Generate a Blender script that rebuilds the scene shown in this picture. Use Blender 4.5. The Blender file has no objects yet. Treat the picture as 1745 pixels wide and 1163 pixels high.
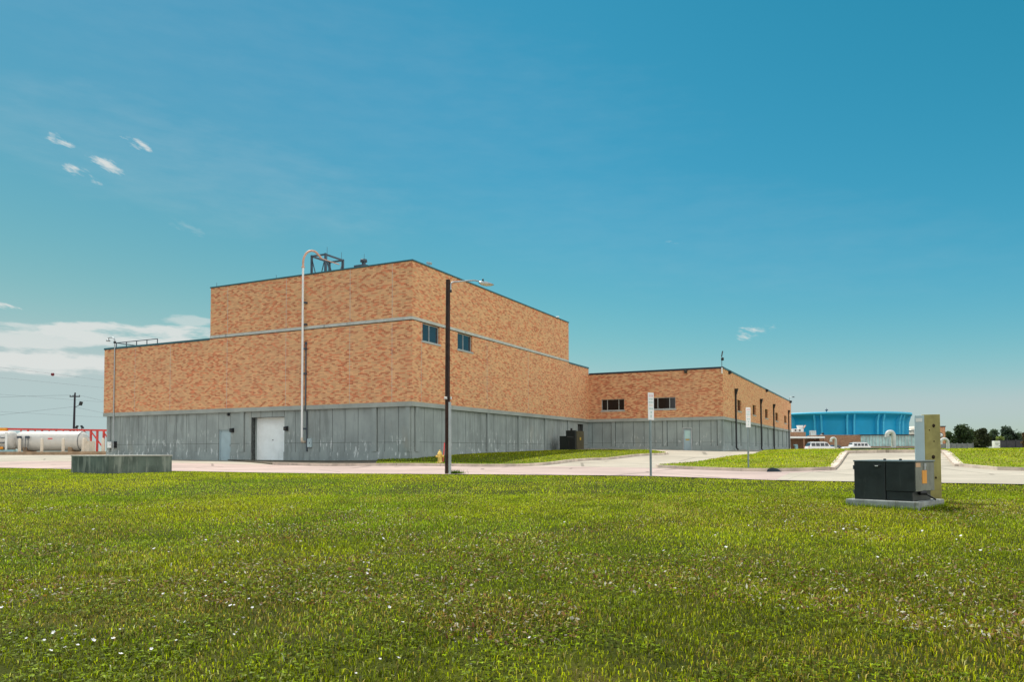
import bpy, bmesh, math, random
import numpy as np
from mathutils import Matrix, Vector

S = bpy.context.scene
COL = S.collection
R = math.radians
random.seed(7)
rng = np.random.default_rng(11)

# ------------------------------------------------------------------ camera
PW, PH = 1745.0, 1163.0
FOC, PITCH, ROLL, CY, EYE = 1281.65, 0.036, -0.0028, 722.76, 1.55
cam_d = bpy.data.cameras.new('camera')
cam = bpy.data.objects.new('camera', cam_d)
COL.objects.link(cam)
cam_d.sensor_width = 36.0
cam_d.sensor_fit = 'HORIZONTAL'
cam_d.lens = 36.0 * FOC / PW
cam_d.shift_y = (CY - PH / 2) / PW
cam_d.clip_start = 0.1
cam_d.clip_end = 5000
cam.matrix_world = Matrix.Translation((0, 0, EYE)) @ (Matrix.Rotation(math.pi / 2 + PITCH, 4, 'X') @ Matrix.Rotation(ROLL, 4, 'Z'))
S.camera = cam
S.view_settings.view_transform = 'Standard'
S.view_settings.look = 'None'
S.view_settings.gamma = 1.0
S.view_settings.exposure = 0.45
S.render.resolution_x, S.render.resolution_y = 1024, 683

def ray(px, py):
    dx, dy = px - PW / 2, py - CY
    c, s = math.cos(ROLL), math.sin(ROLL)
    a, b = dx * c + dy * s, -dx * s + dy * c
    a /= FOC; b /= FOC
    cp, sp = math.cos(PITCH), math.sin(PITCH)
    return Vector((a, cp + b * sp, sp - b * cp))

def at(px, py, Y):
    r = ray(px, py)
    return Vector((0, 0, EYE)) + r * (Y / r.y)

# ------------------------------------------------------------------ node helpers
def nd(nt, typ, **kw):
    n = nt.nodes.new(typ)
    ins = kw.pop('ins', {})
    for k, v in kw.items():
        setattr(n, k, v)
    for k, v in ins.items():
        sock = n.inputs[k]
        if isinstance(v, bpy.types.NodeSocket):
            nt.links.new(v, sock)
        else:
            sock.default_value = v
    return n

def mth(nt, op, a, b=0.0, c=0.0, clamp=False):
    n = nd(nt, 'ShaderNodeMath', operation=op, use_clamp=clamp, ins={0: a, 1: b, 2: c})
    return n.outputs[0]

def sstep(nt, v, lo, hi, o0=0.0, o1=1.0):
    return nd(nt, 'ShaderNodeMapRange', interpolation_type='SMOOTHSTEP',
              ins={0: v, 1: lo, 2: hi, 3: o0, 4: o1}).outputs[0]

def mixc(nt, f, a, b, mode='MIX'):
    n = nd(nt, 'ShaderNodeMix', data_type='RGBA', blend_type=mode, ins={0: f})
    for k, v in ((6, a), (7, b)):
        if isinstance(v, bpy.types.NodeSocket):
            nt.links.new(v, n.inputs[k])
        else:
            n.inputs[k].default_value = (*v[:3], 1)
    return n.outputs[2]

def noise(nt, vec, scale, detail=3, rough=.55, out=0):
    return nd(nt, 'ShaderNodeTexNoise', ins={'Vector': vec, 'Scale': scale, 'Detail': detail, 'Roughness': rough}).outputs[out]

# ------------------------------------------------------------------ world and sun
SUN_DIR = Vector((-0.43, 0.437, 1.0)).normalized()       # towards the sun: behind the building, to the left
sun_el = math.asin(SUN_DIR.z)
sun_az = math.atan2(SUN_DIR.x, SUN_DIR.y)
W = bpy.data.worlds.new('World')
S.world = W
W.use_nodes = True
nt = W.node_tree
nt.nodes.clear()
sky = nd(nt, 'ShaderNodeTexSky', sky_type='NISHITA', sun_disc=False)
sky.sun_elevation = sun_el
sky.sun_rotation = sun_az
sky.air_density = 1.0
sky.dust_density = 0.4
sky.ozone_density = 2.0
sky.altitude = 200
EXPO, SKY_STRENGTH = 2 ** 0.45, 0.09
KS = 1.0 / (EXPO * SKY_STRENGTH)
rgb = nd(nt, 'ShaderNodeSeparateColor', ins={0: sky.outputs[0]})
def grade(v, ref, out, p, cap):
    g = mth(nt, 'MULTIPLY', mth(nt, 'POWER', mth(nt, 'DIVIDE', v, ref), p), out * KS)
    return mth(nt, 'SMOOTH_MIN', g, cap * KS, .12 * KS)
tinted = nd(nt, 'ShaderNodeCombineColor', ins={0: grade(rgb.outputs[0], 4.69, .385, 2.2, .46), 1: grade(rgb.outputs[1], 5.77, .572, .83, .585), 2: grade(rgb.outputs[2], 5.72, .59, .95, .585)}).outputs[0]
gen = nd(nt, 'ShaderNodeTexCoord').outputs['Generated']
sp = nd(nt, 'ShaderNodeSeparateXYZ', ins={0: gen})
AZ = mth(nt, 'ARCTAN2', sp.outputs[0], sp.outputs[1])
EL = mth(nt, 'ARCSINE', sp.outputs[2])
side = mth(nt, 'MULTIPLY', sstep(nt, EL, .03, .22), sstep(nt, AZ, .15, -.5))
tinted = mixc(nt, side, tinted, mixc(nt, 1.0, tinted, (1.0, .905, .915), 'MULTIPLY'))

def ael(px, py):
    d = ray(px, py).normalized()
    return math.atan2(d.x, d.y), math.asin(d.z)

def cloud_field(sx, sy, skew, detail, seed):
    u = mth(nt, 'MULTIPLY', AZ, sx)
    v = mth(nt, 'ADD', mth(nt, 'MULTIPLY', EL, sy), mth(nt, 'MULTIPLY', AZ, skew))
    vec = nd(nt, 'ShaderNodeCombineXYZ', ins={0: u, 1: v, 2: seed}).outputs[0]
    return noise(nt, vec, 1.0, detail, .6)

def patch(px, py, hw, hh, slope=0.0):
    a0, e0 = ael(px, py)
    w, h = hw / FOC, hh / FOC
    da = mth(nt, 'SUBTRACT', AZ, a0)
    de = mth(nt, 'SUBTRACT', mth(nt, 'SUBTRACT', EL, e0), mth(nt, 'MULTIPLY', da, slope))
    q = mth(nt, 'ADD', mth(nt, 'POWER', mth(nt, 'ABSOLUTE', mth(nt, 'DIVIDE', da, w)), 2.0),
            mth(nt, 'POWER', mth(nt, 'ABSOLUTE', mth(nt, 'DIVIDE', de, h)), 2.0))
    return sstep(nt, q, 1.0, 0.0)

fieldA = cloud_field(16, 62, 2.0, 8, 3.1)
fieldB = cloud_field(42, 130, 36.0, 8, 9.7)
cover = None
for (px, py, hw, hh, sl, fld, amp, lo, hi, amt) in (
        (40, 613, 250, 30, -.04, fieldA, 3.2, .35, 1.0, .9), (230, 572, 240, 24, .02, fieldA, 3.2, .35, 1.0, .85),
        (20, 578, 150, 22, 0, fieldA, 2.8, .35, .9, .75), (-330, 590, 260, 70, 0, fieldA, 2.6, .35, .85, .9),
        (320, 546, 60, 12, 0, fieldA, 2.8, .5, 1.1, .5), (10, 556, 90, 9, 0, fieldA, 2.8, .4, 1.0, .6),
        (103, 241, 38, 13, -.25, fieldB, 3.8, 0.55, 1.65, .9), (178, 279, 38, 14, -.35, fieldB, 3.8, 0.5, 1.6, .9),
        (138, 296, 38, 14, -.25, fieldB, 3.8, 0.45, 1.6, .95), (226, 240, 40, 13, -.3, fieldB, 3.8, 0.6, 1.7, .8),
        (1280, 567, 52, 15, .08, fieldB, 3.8, .5, 1.5, .9), (318, 390, 60, 20, -.3, fieldB, 3.4, .9, 1.9, .2),
        (5, 522, 30, 7, -.1, fieldB, 3.4, .5, 1.1, .8), (1150, 415, 40, 12, 0, fieldB, 3.4, .9, 1.7, .35),
        (330, 285, 520, 120, -.12, fieldA, 1.6, .2, 1.8, .12), (600, 150, 800, 200, -.1, fieldA, 1.5, .2, 1.9, .06),
        (1150, 400, 700, 140, -.15, fieldA, 1.5, .2, 1.9, .06)):
    m = patch(px, py, hw, hh, sl)
    val = mth(nt, 'ADD', m, mth(nt, 'MULTIPLY', mth(nt, 'SUBTRACT', fld, .5), amp))
    c = mth(nt, 'MULTIPLY', mth(nt, 'MULTIPLY', sstep(nt, val, lo, hi), sstep(nt, m, 0.0, .35)), amt)
    cover = c if cover is None else mth(nt, 'MAXIMUM', cover, c)
# unseen bright clouds behind the camera, added to light the shaded walls
fill_noise = nd(nt, 'ShaderNodeTexNoise', ins={'Vector': nd(nt, 'ShaderNodeMapping', ins={0: gen, 3: (2.2, 2.2, 4.0)}).outputs[0], 'Scale': 1.6, 'Detail': 7, 'Roughness': .55}).outputs[0]
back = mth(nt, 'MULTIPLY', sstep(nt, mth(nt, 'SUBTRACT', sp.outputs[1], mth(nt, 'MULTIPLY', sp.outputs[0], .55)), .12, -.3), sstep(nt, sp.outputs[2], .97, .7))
fill_bank = mth(nt, 'MULTIPLY', sstep(nt, fill_noise, .36, .50), back)
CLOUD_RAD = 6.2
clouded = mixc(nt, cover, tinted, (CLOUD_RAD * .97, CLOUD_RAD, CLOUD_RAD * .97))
FILL_RAD = 1.6 * KS
clouded = mixc(nt, fill_bank, clouded, (FILL_RAD * 1.02, FILL_RAD, FILL_RAD * .97))
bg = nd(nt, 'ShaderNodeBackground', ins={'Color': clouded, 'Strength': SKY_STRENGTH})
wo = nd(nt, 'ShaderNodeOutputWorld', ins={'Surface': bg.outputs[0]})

sd = bpy.data.lights.new('sun', 'SUN')
sd.energy = 3.8
sd.angle = R(0.5)
sd.color = (1.0, 0.95, 0.86)
sun = bpy.data.objects.new('sun', sd)
COL.objects.link(sun)
sun.rotation_euler = SUN_DIR.to_track_quat('Z', 'Y').to_euler()

# ------------------------------------------------------------------ mesh helper
class MB:
    def __init__(self):
        self.v = []; self.f = []; self.sm = []; self.cols = None
    def add(self, vs, fs, smooth=False):
        o = len(self.v)
        self.v += [tuple(p) for p in vs]
        self.f += [tuple(i + o for i in f) for f in fs]
        self.sm += [smooth] * len(fs)
        return self
    def box(self, x0, x1, y0, y1, z0, z1):
        x0, x1 = min(x0, x1), max(x0, x1); y0, y1 = min(y0, y1), max(y0, y1)
        vs = [(x, y, z) for z in (z0, z1) for x, y in ((x0, y0), (x1, y0), (x1, y1), (x0, y1))]
        return self.add(vs, [(3, 2, 1, 0), (4, 5, 6, 7), (0, 1, 5, 4), (1, 2, 6, 5), (2, 3, 7, 6), (3, 0, 4, 7)])
    def cbox(self, c, s, rot=None):
        hx, hy, hz = s[0] / 2, s[1] / 2, s[2] / 2
        vs = [Vector((x, y, z)) for z in (-hz, hz) for x, y in ((-hx, -hy), (hx, -hy), (hx, hy), (-hx, hy))]
        if rot is not None:
            vs = [rot @ p for p in vs]
        vs = [p + Vector(c) for p in vs]
        return self.add(vs, [(3, 2, 1, 0), (4, 5, 6, 7), (0, 1, 5, 4), (1, 2, 6, 5), (2, 3, 7, 6), (3, 0, 4, 7)])
    def bar(self, a, b, w, h=None):
        a, b = Vector(a), Vector(b)
        d = b - a
        q = d.to_track_quat('Z', 'Y').to_matrix()
        if abs(d.normalized().z) > .999:
            q = Matrix.Identity(3)
        return self.cbox((a + b) / 2, (w, h or w, d.length), q)
    def quad(self, *p):
        return self.add(p, [tuple(range(len(p)))])
    def tube(self, pts, r, n=10, caps=True):
        pts = [Vector(p) for p in pts]
        rs = r if isinstance(r, (list, tuple)) else [r] * len(pts)
        o = len(self.v)
        prev = None
        vs = []
        for i, p in enumerate(pts):
            t = (pts[min(i + 1, len(pts) - 1)] - pts[max(i - 1, 0)]).normalized()
            if prev is None:
                ref = Vector((1, 0, 0)) if abs(t.x) < .9 else Vector((0, 1, 0))
                u = t.cross(ref).normalized()
            else:
                u = (prev - t * prev.dot(t)).normalized()
            w = t.cross(u)
            prev = u
            for k in range(n):
                a = 2 * math.pi * k / n
                vs.append(p + (u * math.cos(a) + w * math.sin(a)) * rs[i])
        fs = []
        for i in range(len(pts) - 1):
            for k in range(n):
                k2 = (k + 1) % n
                fs.append((i * n + k, i * n + k2, (i + 1) * n + k2, (i + 1) * n + k))
        self.add(vs, fs, True)
        if caps:
            m = len(vs) - n
            self.add(vs[:n], [tuple(range(n - 1, -1, -1))])
            self.add(vs[m:], [tuple(range(n))])
        return self
    def lathe(self, prof, n=24, c=(0, 0, 0), smooth=True, a0=0.0, a1=2 * math.pi):
        full = abs(a1 - a0 - 2 * math.pi) < 1e-6
        cnt = n if full else n + 1
        vs = []
        for (r, z) in prof:
            for k in range(cnt):
                a = a0 + (a1 - a0) * k / n
                vs.append((c[0] + r * math.cos(a), c[1] + r * math.sin(a), c[2] + z))
        fs = []
        for i in range(len(prof) - 1):
            for k in range(n):
                k2 = (k + 1) % cnt
                fs.append((i * cnt + k, i * cnt + k2, (i + 1) * cnt + k2, (i + 1) * cnt + k))
        return self.add(vs, fs, smooth)
    def prism(self, poly, d0, d1, ax='y'):
        # poly: list of 2-D points; extruded along ax between d0 and d1
        n = len(poly)
        if ax == 'y':
            g = lambda p, d: (p[0], d, p[1])
        elif ax == 'x':
            g = lambda p, d: (d, p[0], p[1])
        else:
            g = lambda p, d: (p[0], p[1], d)
        vs = [g(p, d0) for p in poly] + [g(p, d1) for p in poly]
        fs = [tuple(range(n)), tuple(range(2 * n - 1, n - 1, -1))]
        fs += [(i, (i + 1) % n + 0, (i + 1) % n + n, i + n) for i in range(n)]
        return self.add(vs, fs)
    def build(self, name, mat, parent=None, bevel=0, loc=None, rotz=0):
        me = bpy.data.meshes.new(name)
        me.from_pydata(self.v, [], self.f)
        me.update()
        bm = bmesh.new(); bm.from_mesh(me)
        bmesh.ops.recalc_face_normals(bm, faces=bm.faces)
        bm.to_mesh(me); bm.free()
        me.polygons.foreach_set('use_smooth', self.sm)
        nv = len(me.vertices); nl = len(me.loops); npf = len(me.polygons)
        co = np.empty(nv * 3, 'f'); me.vertices.foreach_get('co', co); co = co.reshape(-1, 3)
        li = np.empty(nl, 'i'); me.loops.foreach_get('vertex_index', li)
        no = np.empty(npf * 3, 'f'); me.polygons.foreach_get('normal', no); no = np.abs(no.reshape(-1, 3))
        lt = np.empty(npf, 'i'); me.polygons.foreach_get('loop_total', lt)
        ax = np.repeat(no.argmax(1), lt)
        p = co[li]
        uv = np.where((ax == 0)[:, None], p[:, [1, 2]], np.where((ax == 1)[:, None], p[:, [0, 2]], p[:, [0, 1]]))
        ul = me.uv_layers.new(name='UVMap')
        ul.data.foreach_set('uv', uv.astype('f').ravel())
        o = bpy.data.objects.new(name, me)
        if mat is not None:
            me.materials.append(mat)
        COL.objects.link(o)
        if parent is not None:
            o.parent = parent
        if loc is not None:
            o.location = loc
        o.rotation_euler.z = rotz
        if bevel:
            b = o.modifiers.new('bevel', 'BEVEL'); b.width = bevel; b.segments = 2; b.limit_method = 'ANGLE'
        return o

def tag(o, label=None, cat=None, group=None, kind=None):
    if label: o['label'] = label
    if cat: o['category'] = cat
    if group: o['group'] = group
    if kind: o['kind'] = kind
    return o

def thing(name, label, cat, loc=(0, 0, 0), rotz=0, group=None):
    o = bpy.data.objects.new(name, None)
    COL.objects.link(o)
    o.empty_display_size = .2
    o.location = loc
    o.rotation_euler.z = rotz
    return tag(o, label, cat, group)

def kids(o):
    return [c for c in bpy.data.objects if c.parent == o]

def copy_thing(o, loc, rotz=None, label=None, parent=None):
    c = o.copy(); COL.objects.link(c)
    if parent is not None:
        c.parent = parent
    else:
        c.location = loc
        if rotz is not None: c.rotation_euler.z = rotz
        if label: c['label'] = label
    for k in kids(o):
        copy_thing(k, None, parent=c)
    return c

# ------------------------------------------------------------------ materials
def newmat(name):
    m = bpy.data.materials.new(name)
    m.use_nodes = True
    nt = m.node_tree
    b = nt.nodes['Principled BSDF']
    return m, nt, b

def M(name, col, rough=.6, metal=0.0, var=.12, vs=2.0, bump=0.0, bs=60.0, spec=.4, dirt=None, coat=0.0):
    m, nt, b = newmat(name)
    tc = nd(nt, 'ShaderNodeTexCoord').outputs['Object']
    n1 = noise(nt, tc, vs, 5, .6)
    f = sstep(nt, n1, .3, .7)
    c = mixc(nt, f, tuple(x * (1 - var) for x in col), tuple(min(1, x * (1 + var)) for x in col))
    if dirt:
        st = nd(nt, 'ShaderNodeMapping', ins={0: tc, 3: (3.0, 3.0, .45)}).outputs[0]
        n2 = noise(nt, st, dirt[1], 5, .65)
        c = mixc(nt, sstep(nt, n2, dirt[2], dirt[2] + .2), c, dirt[0])
    nt.links.new(c, b.inputs['Base Color'])
    b.inputs['Roughness'].default_value = rough
    b.inputs['Metallic'].default_value = metal
    b.inputs['Specular IOR Level'].default_value = spec
    if coat: b.inputs['Coat Weight'].default_value = coat
    if bump:
        n3 = noise(nt, tc, bs, 4, .6)
        bp = nd(nt, 'ShaderNodeBump', ins={'Strength': bump, 'Distance': .02, 'Height': n3})
        nt.links.new(bp.outputs[0], b.inputs['Normal'])
    return m

def brick_mat(name, buff, red, thresh=.33, bw=.26, bh=.088, clump=.16):
    m, nt, b = newmat(name)
    uv = nd(nt, 'ShaderNodeUVMap').outputs[0]
    s = nd(nt, 'ShaderNodeSeparateXYZ', ins={0: uv})
    vv = mth(nt, 'DIVIDE', s.outputs[1], bh)
    row = mth(nt, 'FLOOR', vv)
    off = mth(nt, 'MULTIPLY', mth(nt, 'MODULO', row, 2.0), .5)
    uu = mth(nt, 'ADD', mth(nt, 'DIVIDE', s.outputs[0], bw), off)
    cell = mth(nt, 'FLOOR', uu)
    cv = nd(nt, 'ShaderNodeCombineXYZ', ins={0: cell, 1: row}).outputs[0]
    wn = nd(nt, 'ShaderNodeTexWhiteNoise', noise_dimensions='2D', ins={'Vector': cv})
    cs = nd(nt, 'ShaderNodeMapping', ins={0: cv, 3: (.33, .42, 1)}).outputs[0]
    cl = noise(nt, cs, 1.0, 2, .6)
    t = mth(nt, 'ADD', wn.outputs[0], mth(nt, 'MULTIPLY', mth(nt, 'SUBTRACT', cl, .5), clump))
    isred = sstep(nt, t, thresh - .05, thresh + .05, 1.0, 0.0)
    isdark = mth(nt, 'LESS_THAN', t, .05)
    big = noise(nt, uv, .22, 3, .5)
    wc = nd(nt, 'ShaderNodeSeparateColor', ins={0: wn.outputs[1]})
    k1 = mth(nt, 'ADD', .84, mth(nt, 'MULTIPLY', wc.outputs[1], .30))
    k2 = mth(nt, 'ADD', .80, mth(nt, 'MULTIPLY', wc.outputs[2], .42))
    c1 = mixc(nt, 1.0, buff, nd(nt, 'ShaderNodeCombineColor', ins={0: k1, 1: k1, 2: k1}).outputs[0], 'MULTIPLY')
    c2 = mixc(nt, 1.0, red, nd(nt, 'ShaderNodeCombineColor', ins={0: k2, 1: k2, 2: k2}).outputs[0], 'MULTIPLY')
    c = mixc(nt, isred, c1, c2)
    c = mixc(nt, mth(nt, 'MULTIPLY', isdark, .7), c, tuple(x * .66 for x in red))
    c = mixc(nt, sstep(nt, big, .35, .75, 0.0, .22), c, tuple(x * .75 + .06 for x in buff))
    fv = mth(nt, 'FRACT', vv); fu = mth(nt, 'FRACT', uu)
    mo = mth(nt, 'MAXIMUM', mth(nt, 'LESS_THAN', fv, .10), mth(nt, 'LESS_THAN', fu, .035))
    c = mixc(nt, mth(nt, 'MULTIPLY', mo, .55), c, (.42, .34, .25))
    nt.links.new(c, b.inputs['Base Color'])
    b.inputs['Roughness'].default_value = .85
    b.inputs['Specular IOR Level'].default_value = .2
    h = mth(nt, 'SUBTRACT', mth(nt, 'MULTIPLY', wn.outputs[0], .25), mo)
    bp = nd(nt, 'ShaderNodeBump', ins={'Strength': .5, 'Distance': .008, 'Height': h})
    nt.links.new(bp.outputs[0], b.inputs['Normal'])
    return m

def concrete_mat(name, col, stain=1.0, seed=0.0, eff=1.0, runs=None):
    m, nt, b = newmat(name)
    uv = nd(nt, 'ShaderNodeUVMap').outputs[0]
    uv = nd(nt, 'ShaderNodeMapping', ins={0: uv, 1: (seed, 0, seed)}).outputs[0]
    s = nd(nt, 'ShaderNodeSeparateXYZ', ins={0: uv})
    n1 = noise(nt, uv, .5, 6, .62)
    st = nd(nt, 'ShaderNodeMapping', ins={0: uv, 3: (2.2, .28, 1)}).outputs[0]
    n2 = noise(nt, st, 1.2, 5, .6)
    c = mixc(nt, sstep(nt, n1, .3, .7), tuple(x * .86 for x in col), tuple(x * 1.1 for x in col))
    c = mixc(nt, sstep(nt, n2, .50, .72, 0.0, .42 * stain), c, tuple(x * .55 for x in col))
    rs = nd(nt, 'ShaderNodeMapping', ins={0: uv, 1: (7, 3, 0), 3: (1.0, .5, 1)}).outputs[0]
    c = mixc(nt, sstep(nt, noise(nt, rs, .35, 3, .5), .62, .78, 0.0, .5 * stain), c, (col[0] * 1.25, col[1] * 1.0, col[2] * .78))
    # white efflorescence runs, only in the lower part of the wall
    ws = nd(nt, 'ShaderNodeMapping', ins={0: uv, 1: (31, 11, 0), 3: (3.2, .9, 1)}).outputs[0]
    w1 = noise(nt, ws, 1.5, 5, .62)
    zone = noise(nt, nd(nt, 'ShaderNodeMapping', ins={0: uv, 1: (3, 17, 0), 3: (.16, .25, 1)}).outputs[0], 1.6, 1, .5)
    low = sstep(nt, s.outputs[1], 3.6, 2.0)
    for (u0, u1, amt) in runs or ():
        u = mth(nt, 'SUBTRACT', s.outputs[0], seed)
        win = mth(nt, 'MULTIPLY', sstep(nt, u, u0 - 1.5, u0 + 1.5), sstep(nt, u, u1 + 1.5, u1 - 1.5))
        zone = mth(nt, 'ADD', zone, mth(nt, 'MULTIPLY', win, amt))
        c = mixc(nt, mth(nt, 'MULTIPLY', win, sstep(nt, n2, .42, .62, 0.0, .38)), c, tuple(x * .5 for x in col))
    wm = mth(nt, 'MULTIPLY', mth(nt, 'MULTIPLY', sstep(nt, w1, .575, .635), sstep(nt, zone, .44, .54)), low)
    c = mixc(nt, mth(nt, 'MULTIPLY', wm, .85 * eff), c, (.62, .66, .66))
    nt.links.new(c, b.inputs['Base Color'])
    b.inputs['Roughness'].default_value = .85
    b.inputs['Specular IOR Level'].default_value = .2
    bp = nd(nt, 'ShaderNodeBump', ins={'Strength': .25, 'Distance': .01, 'Height': noise(nt, uv, 25, 4, .6)})
    nt.links.new(bp.outputs[0], b.inputs['Normal'])
    return m

def paving_mat(name, col, seed=0.0, joint=0.0):
    m, nt, b = newmat(name)
    tc = nd(nt, 'ShaderNodeTexCoord').outputs['Object']
    tc = nd(nt, 'ShaderNodeMapping', ins={0: tc, 1: (seed, seed, 0), 2: (0, 0, .4613)}).outputs[0]
    n1 = noise(nt, tc, .22, 6, .6)
    n2 = noise(nt, tc, 9, 4, .6)
    n3 = noise(nt, nd(nt, 'ShaderNodeMapping', ins={0: tc, 3: (.08, .9, 1)}).outputs[0], 1.0, 4, .6)
    c = mixc(nt, sstep(nt, n1, .3, .7), tuple(x * .84 for x in col), tuple(x * 1.1 for x in col))
    c = mixc(nt, sstep(nt, n3, .52, .72, 0.0, .35), c, tuple(x * .66 for x in col))
    c = mixc(nt, sstep(nt, n2, .3, .7, .0, .16), c, tuple(x * .55 for x in col))
    vo = nd(nt, 'ShaderNodeTexVoronoi', feature='DISTANCE_TO_EDGE', ins={'Vector': mixc(nt, .06, tc, noise(nt, tc, 1.6, 3, .6, 1)), 'Scale': .17})
    crack = sstep(nt, vo.outputs[0], .006, .016, .6, 0.0)
    c = mixc(nt, crack, c, tuple(x * .3 for x in col))
    if joint:
        s = nd(nt, 'ShaderNodeSeparateXYZ', ins={0: tc})
        jx = mth(nt, 'LESS_THAN', mth(nt, 'FRACT', mth(nt, 'DIVIDE', s.outputs[0], joint)), .03 / joint)
        jy = mth(nt, 'LESS_THAN', mth(nt, 'FRACT', mth(nt, 'DIVIDE', s.outputs[1], joint)), .03 / joint)
        c = mixc(nt, mth(nt, 'MULTIPLY', mth(nt, 'MAXIMUM', jx, jy), .5), c, tuple(x * .4 for x in col))
    nt.links.new(c, b.inputs['Base Color'])
    b.inputs['Roughness'].default_value = .9
    b.inputs['Specular IOR Level'].default_value = .15
    bp = nd(nt, 'ShaderNodeBump', ins={'Strength': .3, 'Distance': .01, 'Height': noise(nt, tc, 40, 4, .6)})
    nt.links.new(bp.outputs[0], b.inputs['Normal'])
    return m

def lawn_mat(name, c_dark, c_mid, c_lite, c_dry):
    m, nt, b = newmat(name)
    tc = nd(nt, 'ShaderNodeTexCoord').outputs['Object']
    n1 = noise(nt, tc, .35, 4, .6)
    n2 = noise(nt, tc, 2.3, 5, .65)
    n3 = noise(nt, tc, 17, 4, .7)
    n4 = noise(nt, nd(nt, 'ShaderNodeMapping', ins={0: tc, 1: (50, 9, 0)}).outputs[0], .8, 5, .65)
    c = mixc(nt, sstep(nt, n1, .3, .7), c_mid, c_lite)
    c = mixc(nt, sstep(nt, n2, .35, .75, 0.0, .6), c, c_dark)
    c = mixc(nt, sstep(nt, n4, .52, .72, 0.0, .7), c, c_dry)
    c = mixc(nt, sstep(nt, n3, .45, .75, 0.0, .55), c, c_dark)
    nt.links.new(c, b.inputs['Base Color'])
    b.inputs['Roughness'].default_value = .9
    b.inputs['Specular IOR Level'].default_value = .1
    bp = nd(nt, 'ShaderNodeBump', ins={'Strength': .8, 'Distance': .05, 'Height': n3})
    nt.links.new(bp.outputs[0], b.inputs['Normal'])
    return m

def leaf_mat(name, transl=.45, rough=.55):
    m, nt, b = newmat(name)
    a = nd(nt, 'ShaderNodeAttribute', attribute_name='tint')
    nt.links.new(a.outputs['Color'], b.inputs['Base Color'])
    b.inputs['Roughness'].default_value = rough
    b.inputs['Specular IOR Level'].default_value = .15
    tr = nd(nt, 'ShaderNodeBsdfTranslucent', ins={'Color': mixc(nt, 1.0, a.outputs['Color'], (1.15, 1.25, .6), 'MULTIPLY')})
    ms = nd(nt, 'ShaderNodeMixShader', ins={0: transl, 1: b.outputs[0], 2: tr.outputs[0]})
    nt.links.new(ms.outputs[0], nt.nodes['Material Output'].inputs['Surface'])
    return m

def glass_mat(name, col, rough=.05, spec=.6):
    m, nt, b = newmat(name)
    tc = nd(nt, 'ShaderNodeTexCoord').outputs['Object']
    c = mixc(nt, sstep(nt, noise(nt, tc, .9, 2, .5), .35, .65), tuple(x * .8 for x in col), tuple(x * 1.2 for x in col))
    nt.links.new(c, b.inputs['Base Color'])
    b.inputs['Roughness'].default_value = rough
    b.inputs['Specular IOR Level'].default_value = spec
    return m

BUFF, REDB = (.70, .395, .20), (.62, .22, .105)
m_brick = brick_mat('buff_brick', BUFF, REDB)
m_brick2 = brick_mat('wing_brick', (.67, .37, .19), (.54, .19, .095), .42, clump=.5)
m_dbrick = brick_mat('dark_brick', (.30, .17, .10), (.24, .12, .07))
m_conc = concrete_mat('wall_concrete', (.30, .342, .334), 1.0, 0.0, 1.0, ((7.0, 26.0, .14), (-30.0, -20.0, .10), (-11.0, -6.0, .06)))
m_conc2 = concrete_mat('wing_concrete', (.29, .338, .33), .7, 40)
m_groove = M('groove_shadow_gap', (.06, .065, .062), .9)
m_ledge = concrete_mat('ledge_concrete', (.33, .36, .335), .45, 80)
m_band = M('belt_stone', (.47, .50, .47), .8, var=.12, vs=1.5, dirt=((.24, .26, .24), .8, .56))
m_cope = M('teal_coping', (.045, .13, .15), .45, .3)
m_coped = M('dark_coping', (.02, .035, .05), .5, .2)
m_roof = M('roof_gravel', (.32, .31, .29), .9)
m_win = glass_mat('blue_window_glass', (.010, .028, .045), .05, .7)
m_wind = glass_mat('dark_window_glass', (.006, .007, .008), .06, .35)
m_alu = M('aluminium_frame', (.50, .54, .54), .4, .5)
m_sill = M('window_sill', (.38, .42, .41), .8)
m_door = M('grey_door_paint', (.36, .47, .51), .5, var=.06, dirt=((.24, .30, .33), .8, .6))
m_roll = M('white_roller_paint', (.84, .90, .91), .5, var=.05, dirt=((.50, .54, .55), .8, .6))
m_black = M('black_metal', (.015, .016, .018), .5)
m_whitep = M('white_pipe_paint', (.78, .80, .79), .45, var=.06, dirt=((.50, .46, .38), 1.5, .62))
m_rust = M('pinkish_pipe_paint', (.60, .36, .27), .5)
m_galv = M('galvanised_steel', (.40, .43, .44), .45, .6, var=.15)
m_steel = M('dark_steel', (.085, .105, .13), .5, .4)
m_wood = M('creosoted_wood', (.045, .022, .016), .85, var=.4, vs=6, dirt=((.10, .05, .035), 2.0, .55), bump=.4)
m_road = paving_mat('pinkish_paving', (.49, .38, .34), 3, 6.0)
m_drive = paving_mat('beige_paving', (.46, .41, .335), 12, 4.5)
m_kerb = M('kerb_concrete', (.56, .47, .39), .85, var=.25, vs=1.2, dirt=((.20, .17, .13), 1.0, .58))
m_lawn = lawn_mat('lawn_soil', (.010, .014, .002), (.045, .056, .005), (.085, .095, .008), (.12, .085, .025))
m_isle = lawn_mat('verge_grass', (.10, .125, .012), (.20, .235, .018), (.26, .275, .028), (.30, .26, .07))
m_isle_shaded = lawn_mat('shaded_verge_grass', (.07, .09, .010), (.13, .165, .014), (.17, .19, .02), (.20, .18, .05))  # darker copy of the verge grass, building shade put into its colour
m_blade = leaf_mat('grass_blades', .45, .5)
m_leaf = leaf_mat('tree_leaves', .3, .6)
m_petal = M('white_petal', (.82, .80, .80), .6, var=.03)
m_dirt = M('bare_ground', (.12, .10, .07), .95, var=.3, vs=2, bump=.4)
m_vault = M('mossy_concrete', (.105, .135, .11), .9, var=.35, vs=1.2, dirt=((.27, .30, .25), 1.1, .47))
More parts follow.
